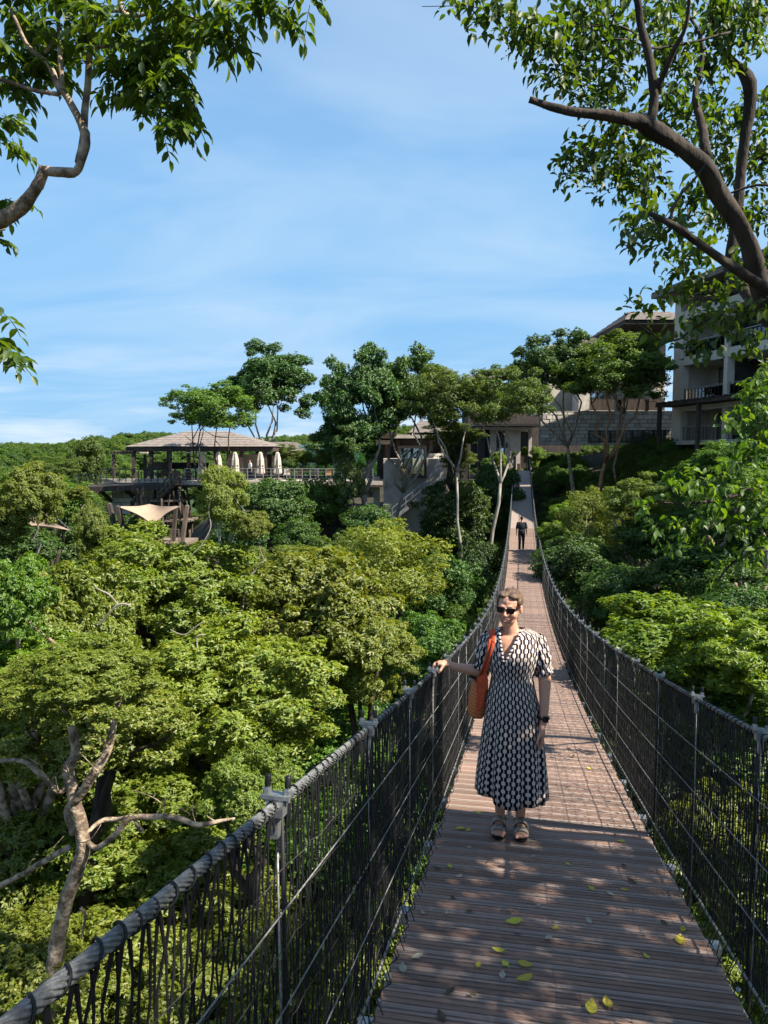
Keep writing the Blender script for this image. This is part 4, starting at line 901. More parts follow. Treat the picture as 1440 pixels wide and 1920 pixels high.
# fence of dark palings before it
fe = bthing('paling_fence', 'dark metal paling fence along the top of the green slope', 'fence', U4(1180), 57, zp(830, 57))
a = uv(up(1104, 57, 820), 57, zp(831, 57)); b_ = uv(up(1266, 57, 820), 57, zp(829, 57)); n = 64
for i in range(n+1):
    p = a.lerp(b_, i/n); mb = MB(); w_ = .05 if i % 8 else .1; mb.box(p+Vector((0, 0, .48)), (w_, w_, .96), RY); part('paling', mb, M['frame'], fe)
for h in (.12, .9): mb = MB(); mb.bar(a+Vector((0, 0, h)), b_+Vector((0, 0, h)), .04); part('rail', mb, M['frame'], fe)
# ---- hotel with balconies, its long side toward the bridge
A0 = uv(22.0, 55.2); dA = (uv(22.95, 50.) - uv(22.0, 55.2)).normalized(); nA = Vector((-dA.y, dA.x, 0));
if nA.dot(UX) > 0: nA = -nA
QA = Matrix((dA, -nA, Vector((0, 0, 1)))).transposed()
ho = thing('hotel', 'cream hotel with stacked deep balconies under grey roofs at the right edge', 'building', A0 + Vector((0, 0, .8)))
def hb(mb, s0, s1, z0, z1, e0, e1):
    """s along the facade toward the viewer, e depth behind the facade"""
    mb.box(A0 + dA*(s0+s1)/2 - nA*(e0+e1)/2 + Vector((0, 0, (z0+z1)/2)), (abs(s1-s0), abs(e1-e0), abs(z1-z0)), QA)
zf = [.85, 3.62, 6.96, 10.3]; bays = [0.0, 5.25, 10.5, 15.75, 21]
mb = MB(); hb(mb, -1.2, 20.8, -1.5, 11.6, 2.6, 8); part('wall', mb, M['plaster'], ho)
mb = MB(); hb(mb, -1.2, -.4, -1.5, 11.6, 0, 2.59); part('wall', mb, M['plaster'], ho)
for b0 in bays:
    mb = MB(); hb(mb, b0-.4, b0+.0, -1.5, 10.3, 0, .55); part('column', mb, M['plaster'], ho)
for k, z in enumerate(zf):
    if k: mb = MB(); hb(mb, -.39, 20.8, z-.62, z, .03, 2.59); part('floor_slab', mb, M['plaster'], ho)
    else: mb = MB(); hb(mb, -.39, 20.8, z-.3, z, -.6, 2.59); part('floor_slab', mb, M['conc'], ho)
    for i in range(4):
        s0, s1 = bays[i]+.02, bays[i+1]-.42
        if k == 3: s0, s1 = s0, s1
        top = (zf[k+1]-.64) if k < 3 else 11.5
        # dividing wall painted dark as balcony shade, glazed back of the balcony
        mb = MB(); hb(mb, s1+.05, s1+.25, z+.01, top, .6, 2.58); part('party_wall', mb, M['dark_in'], ho)
        mb = MB(); hb(mb, s0+.3, s1-.2, z+.05, top-.15, 2.46, 2.54); fr = part('window_frame', mb, M['frame'], ho)
        for q in range(4):
            w_ = (s1-s0-.5)/4; mb = MB(); hb(mb, s0+.3+q*w_+.06, s0+.3+(q+1)*w_-.06, z+.12, top-.25, 2.40, 2.44); part('pane', mb, M['glass_blue'], fr)
        mb = MB(); hb(mb, s0+.35, s0+.9, z+.1, top-.2, 2.28, 2.36); part('curtain', mb, M['umb'], fr)
        mb = MB(); hb(mb, s0, s1, z+.98, z+1.04, .08, .14); r_ = part('balcony_rail', mb, M['metal_grey'], ho)
        for q in range(12): x = s0 + (s1-s0)*(q+.5)/12; mb = MB(); hb(mb, x-.018, x+.018, z+.01, z+.979, .10, .13); part('baluster', mb, M['frame'], r_)
        if k in (1, 2): mb = MB(); hb(mb, s0+.1, s1-.1, z+.06, z+.9, .15, .165); part('balcony_glass', mb, M['glass_green'], r_)
mb = MB(); hb(mb, -1.0, 20.8, 3.35, 3.55, -1.5, -.05); part('pergola_beam', mb, M['wood_dark'], ho)
for s in np.arange(-.8, 20, .8): mb = MB(); hb(mb, s, s+.12, 3.56, 3.70, -1.6, -.04); part('pergola_slat', mb, M['wood_dark'], ho)
for s in (-.9, 4.0, 8.8, 13.6): mb = MB(); hb(mb, s, s+.25, -1.5, 3.34, -1.4, -1.15); part('pergola_post', mb, M['wood_dark'], ho)
mb = MB(); P_ = [(-2.2, 11.5), (4, 11.5), (10, 11.5), (21.5, 11.5)]
vs = [A0+dA*s-nA*e+Vector((0, 0, z)) for s, e, z in ((-2.4, -1.3, 11.6), (21.5, -1.3, 11.6), (21.5, 9.5, 11.6), (-2.4, 9.5, 11.6), (-2.4, -1.3, 11.95), (21.5, -1.3, 11.95), (21.5, 9.5, 11.95), (-2.4, 9.5, 11.95), (3.2, 4.1, 14.0), (17, 4.1, 14.0))]
mb.add(vs, [(3, 2, 1, 0), (0, 1, 5, 4), (1, 2, 6, 5), (2, 3, 7, 6), (3, 0, 4, 7), (4, 5, 9, 8), (5, 6, 9), (6, 7, 8, 9), (7, 4, 8)]); part('roof', mb, M['shingle'], ho)
for i in range(14):
    mb = MB(); t0 = i/14; s_ = t0; z0 = 11.95+(14-11.95)*t0; e0 = -1.3+(4.1+1.3)*t0; sa = -2.4+5.6*t0; sb = 21.5-4.5*t0
    hb(mb, sa+.05, sb-.05, z0+.02, z0+.09, e0, e0+.2); part('shingle_course', mb, M['shingle'], ho)
# small far roof among the valley trees
fr_ = bthing('far_hut', 'tiny hut roof among the valley trees at the far left', 'hut', up(62, 120), 120, zp(885, 120))
mb = MB(); hip(mb, up(50, 120), up(74, 120), 120, 122.5, zp(877, 120), zp(870, 120), up(57, 120), up(67, 120)); part('roof', mb, M['shingle'], fr_)
mb = MB(); fb(mb, up(53, 120), up(71, 120), zp(895, 120), zp(877, 120), 120.3, 122.2); part('wall', mb, M['wood_dark'], fr_)
# ---------------------------------------------------------------- overhanging trees near the viewer
LS = [1.0, 1.0]   # radius and depth factors of the tree being built
def limb_px(mb, pts, n=10, lump=.22, sub=4):
    """pts: (px, py, D, radius in px); smoothed into a limb"""
    pts = [(a, b_, D*LS[1], r*LS[0]) for a, b_, D, r in pts]; P = [wp(a, b_, D) for a, b_, D, r in pts]; r = [q[3]*q[2]/F for q in pts]; Q = []; RR = []
    for i in range(len(P)-1):
        p0 = P[max(i-1, 0)]; p1 = P[i]; p2 = P[i+1]; p3 = P[min(i+2, len(P)-1)]
        for s in range(sub):
            t = s/sub; Q.append(.5*((2*p1) + (p2-p0)*t + (2*p0-5*p1+4*p2-p3)*t*t + (3*p1-p0-3*p2+p3)*t**3)); RR.append(r[i]*(1-t)+r[i+1]*t)
    Q.append(P[-1]); RR.append(r[-1]); Q = [q + Vector((noise.noise(q*4), noise.noise(q*4+Vector((9, 0, 0))), noise.noise(q*4+Vector((0, 9, 0)))))*.02 for q in Q]
    mb.tube(Q, RR, n, lump=lump); return Q
def leaf_cloud(regs, g, dens, L, W_, thick=.8, droop=.6, nl=5):
    """sprays of leaves around region centres (px, py, radius px, D); returns arrays and spray bases"""
    T = []; A = []; base = []
    for (px, py, r, D) in regs:
        c = wp(px, py, D); rm = r*D/F; k = max(3, int(dens*rm*rm/nl))
        v = rdir(k, g)*(g.random((k, 1))**.4)*rm; v = v + 0
        p = np.array(c)[None] + np.array(UX)[None]*v[:, :1] + np.array([0, 0, 1.])[None]*v[:, 1:2] + np.array(FX)[None]*v[:, 2:]*thick/ max(rm, .1)*min(rm, .6)*1.6
        T.append(p); A.append(nrm(v + 1e-4) + np.array([0, 0, -.1])); base += [(c, Vector(q)) for q in p[::3]]
    T = np.concatenate(T); A = np.concatenate(A)
    P, d, n_, Ls, Wd = tufts(T, A, nl, L, W_, g, up=.7, spread=.8, jit=.35)
    P = P + g.normal(0, .03, P.shape); d[:, 2] -= droop; n_ = nrm(n_*.5 + np.array([0, 0, .9]) + g.normal(0, .25, n_.shape))
    return (P, d, n_, Ls, Wd), base
def twigs(base, g, r=.0025, m=4):
    mb = MB()
    for a, b_ in base: mb.tube(limb_pts(a, b_, g, m, .12), [r*1.6]+[r]*(m-2)+[r*.5], 4, cap=False)
    return mb
def pinnate(base_dirs, g, L, nleaf=9, leaflet=.085, W_=.42):
    """compound leaves: leaflets in pairs along a drooping rachis"""
    P = []; d = []; n_ = []; Ls = []; mb = MB()
    for b, dr in base_dirs:
        b = np.array(b); dr = nrm(np.array(dr)); s = nrm(np.cross(dr, [0, 0, 1.])+1e-4); Lr = L*g.uniform(.7, 1.2); pts = []
        k = nleaf//2 + g.integers(-1, 2)
        for i in range(k+1):
            t = (i+1)/(k+1); p = b + dr*Lr*t + np.array([0, 0, -1.])*Lr*.45*t*t; pts.append(p)
            for sg in ((-1, 1) if i < k else (0,)):
                P.append(p); d.append(s*sg*.9 + dr*.45 + np.array([0, 0, -.55]) + g.normal(0, .14, 3)); n_.append(np.array([0, 0, 1.]) + s*sg*-.1 + g.normal(0, .3, 3)); Ls.append(leaflet*g.uniform(.75, 1.15))
        mb.tube([b]+pts, [.0022]*(len(pts)+1), 4, cap=False)
    Ls = np.array(Ls); return (np.array(P), nrm(np.array(d)), nrm(np.array(n_)), Ls, Ls*W_), mb
# --- right tree
g = np.random.default_rng(77)
c0 = uv(up(1520, 5.6), 5.6); rt = thing('overhanging_tree', 'big dark limbed tree leaning in from the upper right, one thick limb broken off', 'tree', uv(up(1560, 4.5), 4.5, gz(up(1560, 4.5), 4.5)-.3))
LS[:] = [.56, .8]
mb = MB()
limb_px(mb, [(1560,2300,5.6,46),(1640,1500,5.6,42),(1600,900,5.5,36),(1490,650,5.5,31),(1440,575,5.5,29),(1405,460,5.4,27),(1340,345,5.3,28),(1285,285,5.2,27),(1220,238,5.1,26),(1170,220,5.0,17),(1100,213,5.0,14),(1045,202,5.0,12),(996,184,5.0,10)], 14, .4)
limb_px(mb, [(1222,235,5.1,18),(1228,180,5.1,14),(1214,100,5.1,13),(1200,40,5.1,12),(1192,-60,5.1,11)])
limb_px(mb, [(1232,170,5.1,9),(1262,100,5.0,8),(1284,50,4.9,6),(1290,-60,4.8,5)])
limb_px(mb, [(1325,300,5.3,17),(1316,235,5.4,13),(1304,170,5.5,9),(1318,90,5.6,6),(1290,20,5.7,4)])
limb_px(mb, [(1368,500,6.2,22),(1378,420,6.2,17),(1390,330,6.2,16),(1398,250,6.2,17),(1404,160,6.2,21),(1368,115,6.2,13),(1342,60,6.2,12),(1350,-60,6.2,11)])
limb_px(mb, [(1362,118,6.2,9),(1372,70,6.1,8),(1366,20,6.0,7),(1372,-60,6,6)])
limb_px(mb, [(1368,500,6.2,22),(1395,545,5.9,20),(1440,600,5.6,20),(1482,660,5.5,18)])
limb_px(mb, [(1450,545,5.0,19),(1375,500,4.9,15),(1310,450,4.8,12),(1255,418,4.7,10),(1213,398,4.7,7)])
limb_px(mb, [(1258,418,4.7,6),(1262,385,4.7,5),(1290,350,4.8,4),(1330,300,4.9,3)], 7)
limb_px(mb, [(1470,350,5.4,5),(1420,345,5.5,4),(1340,372,5.6,3),(1300,360,5.6,2)], 7)
limb_px(mb, [(1370,60,5.6,4),(1240,90,5.4,4),(1160,50,5.2,3),(1060,40,5.1,2),(900,15,5,1.5),(790,14,5,1)], 6)
limb_px(mb, [(1240,90,5.4,4),(1150,75,5.2,3),(1050,90,5.2,2),(1000,70,5.2,1)], 6)
limb_px(mb, [(1440,560,5.0,5),(1330,600,4.9,4),(1260,640,4.9,3),(1180,600,4.8,2)], 6)
hub = wp(1600, 900, 4.4)
for e_ in ((3.6, .2, 2.6), (4.6, 1.8, 3.2), (3.5, 2.6, 2.4), (5.4, 2.8, 3.6), (4.2, -1.6, 3.0)):
    q_ = limb_pts(hub, e_, g, 8, .12); mb.tube(q_, [.11*(1-.8*i/7) for i in range(8)], 8, lump=.25)
part('limbs', mb, M['bark_dark'], rt, smooth=True)
regs = [(845,8,22,5),(885,18,28,5),(935,30,36,5),(985,55,42,5),(1025,90,44,5.1),(1040,130,36,5.1),(1090,35,55,5.3),(1100,100,50,5.2),(1090,160,36,5.2),(1150,30,50,5.4),(1160,110,55,5.5),(1150,175,38,5.3),(1240,30,50,5.6),(1270,120,45,5.6),(1250,190,40,5.5),
 (1330,30,55,5.8),(1400,20,50,5.8),(1330,130,45,5.9),(1395,70,40,6.2),(1150,255,40,5.5),(1100,300,46,5.4),(1070,315,24,5.3),(1160,320,48,5.5),(1200,280,44,5.6),(1210,350,40,5.3),(1290,220,45,5.7),(1345,230,45,6.4),(1420,220,45,6.6),(1430,300,45,6.6),(1350,310,38,6.6),(1290,380,46,5.6),(1350,410,42,6.4),(1425,400,44,6.5),
 (1205,400,34,4.9),(1180,440,24,4.8),(1240,450,38,5),(1300,480,38,5.2),(1275,505,26,5.1),(1330,545,44,5.1),(1400,500,36,5.6),(1255,560,36,5.1),(1205,585,30,5),(1190,570,18,5),(1290,600,36,5),(1350,610,44,4.9),(1410,580,40,4.9),(1280,655,30,4.9),(1330,655,26,4.9),(1405,650,38,4.9),(1445,690,30,4.9),(1240,630,22,4.9)]
regs = [(a, b_, r*(1.05 if b_ < 540 else .72), D*.8) for a, b_, r, D in regs]
data, base = leaf_cloud(regs, g, 7600, .058, .52)
o = obj('foliage', leaves_mesh('foliage', *data, M['leaf_fg'], True, droop=.2), rt, -rt.location)
part('twigs', twigs(base, g), M['bark_dark'], rt, smooth=True, kind='stuff')
# the rest of the crown reaches over the viewer's right and shades the boards
k = 13000; P = np.stack([g.uniform(2.9, 6.4, k), g.uniform(-3.5, 3.75, k), g.uniform(1.7, 4.6, k)], 1)
hole = np.array([noise.noise(Vector((p[0]-p[2]*.75, p[1], 0))*1.35 + Vector((3.7, 1.2, 0))) for p in P])
u_ = P[:, 0]*UX.x + P[:, 1]*UX.y; D_ = P[:, 0]*FX.x + P[:, 1]*FX.y
P = P[(hole < .27) & ((D_ < 1.4) | (u_/np.maximum(D_, .1) > .60))]
A = rdir(len(P), g); A[:, 2] += .3; P, d, n_, Ls, Wd = tufts(P, A, 5, .09, .55, g); d[:, 2] -= .4; n_ = nrm(n_*.5+np.array([0, 0, .9]))
obj('foliage', leaves_mesh('foliage', P, d, n_, Ls, Wd, M['leaf_fg']), rt, -rt.location)
LS[:] = [1, 1]
# --- low broad leaved branch at the right edge
g = np.random.default_rng(78)
c0 = uv(up(1560, 8), 8, gz(up(1560, 8), 8)-.3); t2 = thing('broad_leaved_tree', 'dark broad leaved branch hanging in from the right edge above the sunlit shrubs', 'tree', c0)
mb = MB(); LS[:] = [.8, .9]
limb_px(mb, [(1640,1900,8,30),(1620,1200,8,24),(1560,920,8,18),(1440,910,7.8,7),(1370,930,7.6,5),(1290,945,7.4,3),(1230,940,7.4,2)], 8)
limb_px(mb, [(1440,910,7.8,5),(1360,970,7.6,4),(1300,1000,7.5,2)], 6); limb_px(mb, [(1530,1020,8,8),(1450,1030,7.8,5),(1380,1050,7.7,3),(1345,1095,7.7,2)], 6)
part('limbs', mb, M['bark_dark'], t2, smooth=True)
regs = [(1410,860,40,7.6),(1350,890,36,7.5),(1300,905,36,7.4),(1255,915,28,7.4),(1215,945,22,7.3),(1400,930,44,7.6),(1330,955,34,7.5),(1290,985,30,7.4),(1235,985,22,7.4),(1380,985,34,7.6),(1430,960,36,7.7),(1255,1020,16,7.4),(1310,1020,20,7.5),(1425,1020,28,7.6),(1385,1045,24,7.6),(1350,1065,18,7.6),(1345,1100,12,7.6),(1440,1075,22,7.6),(1420,820,30,7.7),(1380,780,30,7.8),(1430,740,34,7.8)]
data, base = leaf_cloud([(a, b_, r, D*.9) for a, b_, r, D in regs], g, 2600, .085, .58)
obj('foliage', leaves_mesh('foliage', *data, M['leaf_fg'], True, droop=.2), t2, -t2.location); part('twigs', twigs(base, g), M['bark_dark'], t2, smooth=True, kind='stuff')
# --- left tree
g = np.random.default_rng(79)
c0 = uv(up(-260, 4.6), 4.6, gz(up(-260, 4.6), 4.6)-.3); t3 = thing('compound_leaved_tree', 'mottled elbow shaped limb with drooping compound leaves, upper left', 'tree', c0)
LS[:] = [.72, 1]
mb = MB()
limb_px(mb, [(-260,2600,4.6,40),(-230,1300,4.6,34),(-170,700,4.6,28),(-60,470,4.6,22),(0,415,4.6,19),(45,382,4.55,17),(72,345,4.5,14),(84,320,4.5,12)], 12, .3)
limb_px(mb, [(78,318,4.5,11),(110,320,4.5,13),(145,318,4.5,11),(158,285,4.5,11),(162,255,4.5,12),(150,225,4.5,9),(125,180,4.5,8),(108,158,4.5,8),(90,115,4.5,6),(50,80,4.5,5),(20,20,4.5,4)], 12, .35)
limb_px(mb, [(150,300,4.5,9),(158,250,4.55,9),(160,200,4.6,9),(162,150,4.6,8),(166,90,4.6,7),(170,-40,4.6,6)], 10)
limb_px(mb, [(112,180,4.5,6),(60,172,4.5,5),(0,152,4.5,5),(-80,140,4.5,5)], 8)
limb_px(mb, [(118,165,4.5,6),(113,120,4.5,6),(112,70,4.5,5),(100,-30,4.5,4)], 8); limb_px(mb, [(85,95,4.5,4),(105,65,4.5,4),(115,50,4.5,3)], 6)
limb_px(mb, [(222,-20,4.4,6),(228,22,4.4,6),(260,26,4.4,5),(280,15,4.4,4),(285,-20,4.4,3)], 8)
limb_px(mb, [(166,90,4.6,5),(230,90,4.5,4),(290,150,4.4,3),(335,215,4.3,2)], 6); limb_px(mb, [(170,20,4.6,5),(300,20,4.4,4),(400,50,4.3,2),(440,80,4.2,1)], 6)
limb_px(mb, [(-60,470,4.6,6),(-20,440,4.4,3),(10,430,4.3,2)], 6)
part('limbs', mb, M['bark_tan'], t3, smooth=True)
regs = [(20,25,50,4.6),(90,20,50,4.7),(60,75,40,4.6),(160,30,50,4.6),(225,55,50,4.5),(290,30,50,4.4),(345,30,45,4.3),(400,30,40,4.3),(435,60,30,4.2),(400,70,25,4.2),(250,110,46,4.4),(300,100,40,4.4),(235,150,36,4.4),(280,165,36,4.4),(320,185,28,4.3),(345,220,22,4.3),(300,215,30,4.4),(250,190,26,4.4),(315,250,18,4.3),
 (330,130,24,4.3),(350,160,18,4.3),(500,2,30,4.2),(545,0,28,4.2),(580,5,16,4.2),(30,125,34,4.6),(75,130,30,4.6),(15,175,24,4.6),(140,90,34,4.6),(8,235,20,5.2),(5,268,18,5.2),(8,385,14,5.2),(5,440,16,5.2),(0,465,16,5.2),(8,650,18,4.2),(20,675,16,4.2),(0,600,10,4.2),(-20,660,30,4.2)]
bd = []
for (px, py, r, D) in regs:
    c = wp(px, py, D); rm = r*D/F
    for _ in range(max(3, int(300*rm*rm*1.7)+4)):
        v = rdir(1, g)[0]*rm*g.random()**.4; b = c + UX*v[0] + Vector((0, 0, v[1]+.05)) + FX*v[2]*2.2
        bd.append((b, (g.normal(0, .8), g.normal(0, .8), g.uniform(-.5, .3))))
data, rb = pinnate(bd, g, .17, 8, .088, .46)
obj('foliage', leaves_mesh('foliage', *data, M['leaf_fg'], True, droop=.12), t3, -t3.location); part('leaf_stalks', rb, M['leaf_mid'], t3, smooth=True, kind='stuff')
# --- forked mottled trunk low on the left
c0 = wp(105, 1790, 7.6); c0.z = gz(up(105, 7.6), 7.6)-.3; t4 = thing('forked_tree', 'bare mottled trunk forking three ways, low on the left, with a long level bough', 'tree', c0)
LS[:] = [.64, 1]
mb = MB()
limb_px(mb, [(95,2300,7.6,26),(100,1900,7.6,26),(108,1760,7.6,24),(128,1680,7.55,22),(155,1600,7.5,20),(152,1550,7.5,21),(140,1500,7.5,18),(128,1450,7.5,17),(140,1410,7.5,14),(135,1370,7.5,12),(118,1310,7.5,8),(130,1250,7.5,3)], 12, .22)
limb_px(mb, [(138,1560,7.55,16),(130,1520,7.5,16),(150,1490,7.45,14),(175,1455,7.4,15),(200,1410,7.4,13),(215,1350,7.4,9),(226,1290,7.4,6),(215,1230,7.4,2)], 12, .22)
limb_px(mb, [(128,1470,7.5,10),(108,1485,7.45,9),(75,1450,7.4,9),(50,1430,7.4,7),(0,1425,7.4,6),(-60,1400,7.4,5)], 10)
limb_px(mb, [(160,1575,7.5,8),(185,1590,7.4,9),(220,1560,7.3,9),(245,1535,7.3,9),(290,1530,7.3,9),(330,1532,7.25,8),(370,1546,7.2,8),(410,1540,7.2,6),(440,1536,7.2,3)], 10)
limb_px(mb, [(165,1560,7.6,6),(190,1540,7.7,7),(225,1535,7.7,7),(250,1533,7.5,6)], 8)
limb_px(mb, [(130,1590,7.6,9),(90,1610,7.7,9),(50,1635,7.8,8),(10,1655,7.9,8),(-60,1690,8,8)], 10)
limb_px(mb, [(186,1440,7.4,5),(196,1425,7.35,5),(203,1412,7.3,3)], 7); limb_px(mb, [(250,1533,7.3,5),(258,1550,7.3,6),(268,1560,7.3,5)], 7); limb_px(mb, [(150,1700,7.5,5),(160,1720,7.5,4),(152,1760,7.5,3)], 7)
for k_ in range(20):
    s_ = [(108,1487),(75,1450),(130,1450),(178,1450),(203,1405),(222,1558),(290,1530),(340,1535),(370,1546),(90,1610),(50,1636),(150,1580),(405,1541)][k_ % 13]; limb_px(mb, [(s_[0], s_[1], 7.38, 2), (s_[0]+g.uniform(-25, 25), s_[1]-g.uniform(5, 30), 7.3, 1.6), (s_[0]+g.uniform(-45, 45), s_[1]-g.uniform(20, 55), 7.3, .8)], 4)
part('trunk', mb, M['bark_tan'], t4, smooth=True)
me, lob = PROTO['rosette3']; obj('crown', me, t4, wp(165, 1275, 7.5)-c0, (0, 0, 1.9), (.78, .8, .42))
LS[:] = [.42, 1]
# bare pale twigs poking out of the left canopy
for lab, L in (('pale forked dead branch in the middle of the left canopy', [[(185,1175,11,5),(205,1150,11,5),(220,1133,11,5),(245,1135,11,3)], [(220,1133,11,4),(205,1115,11,4),(185,1105,11,3),(175,1095,11,2)]]),
               ('thin pale branch low in the lit canopy right of centre', [[(320,1180,12,2),(345,1190,12,3),(370,1175,12,3),(385,1165,12,2)], [(372,1225,12,4),(368,1195,12,4),(385,1190,12,2)]]),
               ('whitish bough leaning under the tall sprout', [[(340,1060,14.5,2.5),(365,1035,14.5,3),(385,1010,14.5,3),(395,985,14.5,2.5),(392,950,14.5,2),(402,925,14.5,1.5)]]),
               ('whitish twig at the left edge of the canopy', [[(35,1115,10.5,3),(50,1130,10.5,4),(70,1140,10.5,3)], [(76,1145,10.5,3),(77,1125,10.5,3)]])):
    w0 = wp(*L[0][0][:3]); tt = thing('bare_branch', lab, 'branch', w0); mb = MB()
    for l_ in L: limb_px(mb, l_, 6)
    part('limb', mb, M['bark_pale'], tt, smooth=True)
LS[:] = [1, 1]
# fallen leaves on the boards
yl = leafmat('fallen yellow leaf', [(.42, .34, .03), (.50, .42, .04), (.28, .30, .03)], trans=.1); br = mat('fallen dry leaf', (.16, .11, .06), (.06, .04, .025), rough=.8, scale=30); pl_ = mat('fallen pale leaf', (.42, .38, .28), (.28, .25, .18), rough=.8, scale=30)
def ray_deck(px, py):
    v = (960-py)/F; f_ = math.cos(PITCH)+v*math.sin(PITCH); z_ = v*math.cos(PITCH)-math.sin(PITCH); d_ = UX*((px-720)/F) + FX*f_ + Vector((0, 0, z_)); t = 1
    for _ in range(60): t += (dz(d_.y*t) - d_.z*t)/(d_.z - (dz(d_.y*t+.1)-dz(d_.y*t))/.1*d_.y)*.9
    return d_*t
def leaf_shape(L, W_, curl, g):
    mb = MB(); n = 7; vs = []; 
    for i in range(n):
        t = i/(n-1); w = W_*math.sin(PI*min(t*1.02+.02, 1))**.8*.5*(1.15-.4*t)
        for s in (-1, 0, 1): vs.append((L*(t-.5), s*w, .004 + curl*L*((2*t-1)**2*.5) + abs(s)*curl*W_*.6*math.sin(PI*t)))
    fs = [(i*3+s, (i+1)*3+s, (i+1)*3+s+1, i*3+s+1) for i in range(n-1) for s in (0, 1)]
    mb.add(vs, fs); mb.tube([(-L*.5, 0, .004+curl*L*.5), (-L*.75, .004, .004)], .0012, 4); return mb
g = np.random.default_rng(4)
FL = [(862,1856-300,yl,.07,'bright yellow leaf left of the feet of the woman'),(963,1732,yl,.085,'large yellow leaf alone in the middle of the shaded boards'),(985,1812,yl,.07,'yellow leaf just above a curled brown and yellow one'),(982,1842,yl,.085,'curled brown and yellow leaf left of the sun patch'),(933,1786,yl,.06,'green yellow leaf left of the middle of the boards'),
 (1108,1892,yl,.085,'yellow leaf lying flat in the nearest sun patch'),(1138,1884,yl,.07,'yellow leaf standing curled in the nearest sun patch'),(1275,1766,yl,.08,'pale yellow leaf near the right net'),(947,1810,yl,.045,'small green leaf left of the sun patch'),(1065,1622,yl,.04,'small green leaf behind the middle of the boards'),(1110,1668,yl,.05,'green leaf on the right half of the boards'),(1170,1670,yl,.045,'yellow green leaf toward the right net'),
 (843,1627,yl,.05,'upright yellow leaf near the left edge of the boards'),(898,1526,yl,.05,'yellow leaf left of the hem of the dress'),(878,1557,yl,.06,'yellow leaf touching the one beside the sandals'),(1280,1745,yl,.05,'small yellow leaf above the pale one near the right net'),(1212,1796,yl,.04,'tiny green leaf right of the sun patch'),(897,1812,yl,.04,'tiny green leaf left of centre near the bottom'),(1040,1743,yl,.045,'dull yellow leaf in the middle of the boards'),
 (782,1797,pl_,.06,'pale leaf near the left edge of the boards'),(942,1832,pl_,.055,'pale leaf beside the curled brown one'),(755,1818,pl_,.06,'pale folded leaf at the left net'),(1105,1730,pl_,.05,'whitish leaf right of centre'),(1145,1678,pl_,.05,'pale leaf between two green ones'),(1000,1608,pl_,.04,'tiny pale scrap in front of the sandals'),(862,1645,pl_,.045,'pale scrap left of the green leaf near the left edge'),(1028,1763,pl_,.045,'pale scrap low in the middle of the boards'),(880,1590,pl_,.04,'tiny pale scrap left of the left sandal'),(793,1715,pl_,.04,'pale scrap by the left net, middle of the shaded boards'),(838,1715,pl_,.035,'tiny pale scrap just right of the one at the left net'),(728,1838,pl_,.06,'pale leaf at the very left by the net near the bottom'),
 (842,1865,br,.06,'brown leaf near the bottom left of the boards'),(826,1909,br,.06,'brown leaf at the bottom edge of the boards'),(1185,1655,br,.07,'curled brown leaf near the right net'),(958,1712,br,.035,'rust brown curled scrap in the middle'),(880,1710,br,.045,'brown scrap left of the large yellow leaf'),(1245,1732,br,.045,'dark curled scrap toward the right net, above the paired yellow leaves'),(1153,1567,br,.035,'dark scrap behind, right half, near the edge of the shade'),(850,1686,br,.035,'dark scrap below the pale one near the left net'),(1140,1717,br,.03,'tiny dark scrap between the green leaf and the right net'),(1170,1625,br,.035,'dark scrap in front of the yellow brown leaf on the right'),(820,1632,br,.05,'brown leaf against the left net in front of the woman'),(914,1618,br,.03,'tiny dark scrap between sandals and left net'),(968,1752,br,.03,'tiny dark scrap right below the rust brown one'),(887,1868,br,.03,'tiny dark scrap near the bottom, left of centre'),(1164,1580,yl,.05,'yellow brown leaf behind, toward the right net'),(1075,1420,br,.06,'dark curled leaf far up the boards on the right'),(1105,1442,yl,.05,'yellow leaf far up the boards on the right'),(1010,1700,pl_,.035,'tiny pale scrap in the middle, above the large yellow leaf')]
for px, py, m, L, lab in FL:
    p = ray_deck(px, py); o = obj('fallen_leaf', leaf_shape(L, L*g.uniform(.5, .65), g.uniform(.12, .45), g).mesh('fallen_leaf', m, True), None, p + Vector((0, 0, .002)), (g.uniform(-.15, .15), -.21*0 + g.uniform(-.1, .1), g.uniform(0, 6.28)))
    tag(o, lab or {'fallen pale leaf': 'tiny pale dry leaf scrap on the shaded boards', 'fallen dry leaf': 'tiny dark dry leaf scrap on the shaded boards'}.get(m.name, 'tiny leaf scrap'), 'leaf', 'fallen leaves on the boards')
# ---------------------------------------------------------------- people
def capsule(mb, a, b, ra, rb, n=14, sq=1.0):
    a, b = Vector(a), Vector(b); d = b-a; L = d.length; t = d/L; x = t.orthogonal().normalized(); y = t.cross(x); vs = []; fs = []; prof = []
    for i in range(5): th = -PI/2 + PI/2*i/4; prof.append((math.cos(th)*ra, math.sin(th)*ra))
    for i in range(5): th = PI/2*i/4; prof.append((math.cos(th)*rb, L+math.sin(th)*rb))
    prof[0] = (ra*.05, -ra); prof[-1] = (rb*.05, L+rb)
    for r_, h in prof:
        for j in range(n): an = 2*PI*j/n; vs.append(a + t*h + (x*math.cos(an)+y*math.sin(an))*r_)
    m = len(prof)
    for i in range(m-1):
        for j in range(n): fs.append((i*n+j, i*n+(j+1) % n, (i+1)*n+(j+1) % n, (i+1)*n+j))
    fs += [tuple(range(n-1, -1, -1)), tuple((m-1)*n+j for j in range(n))]; mb.add(vs, fs)
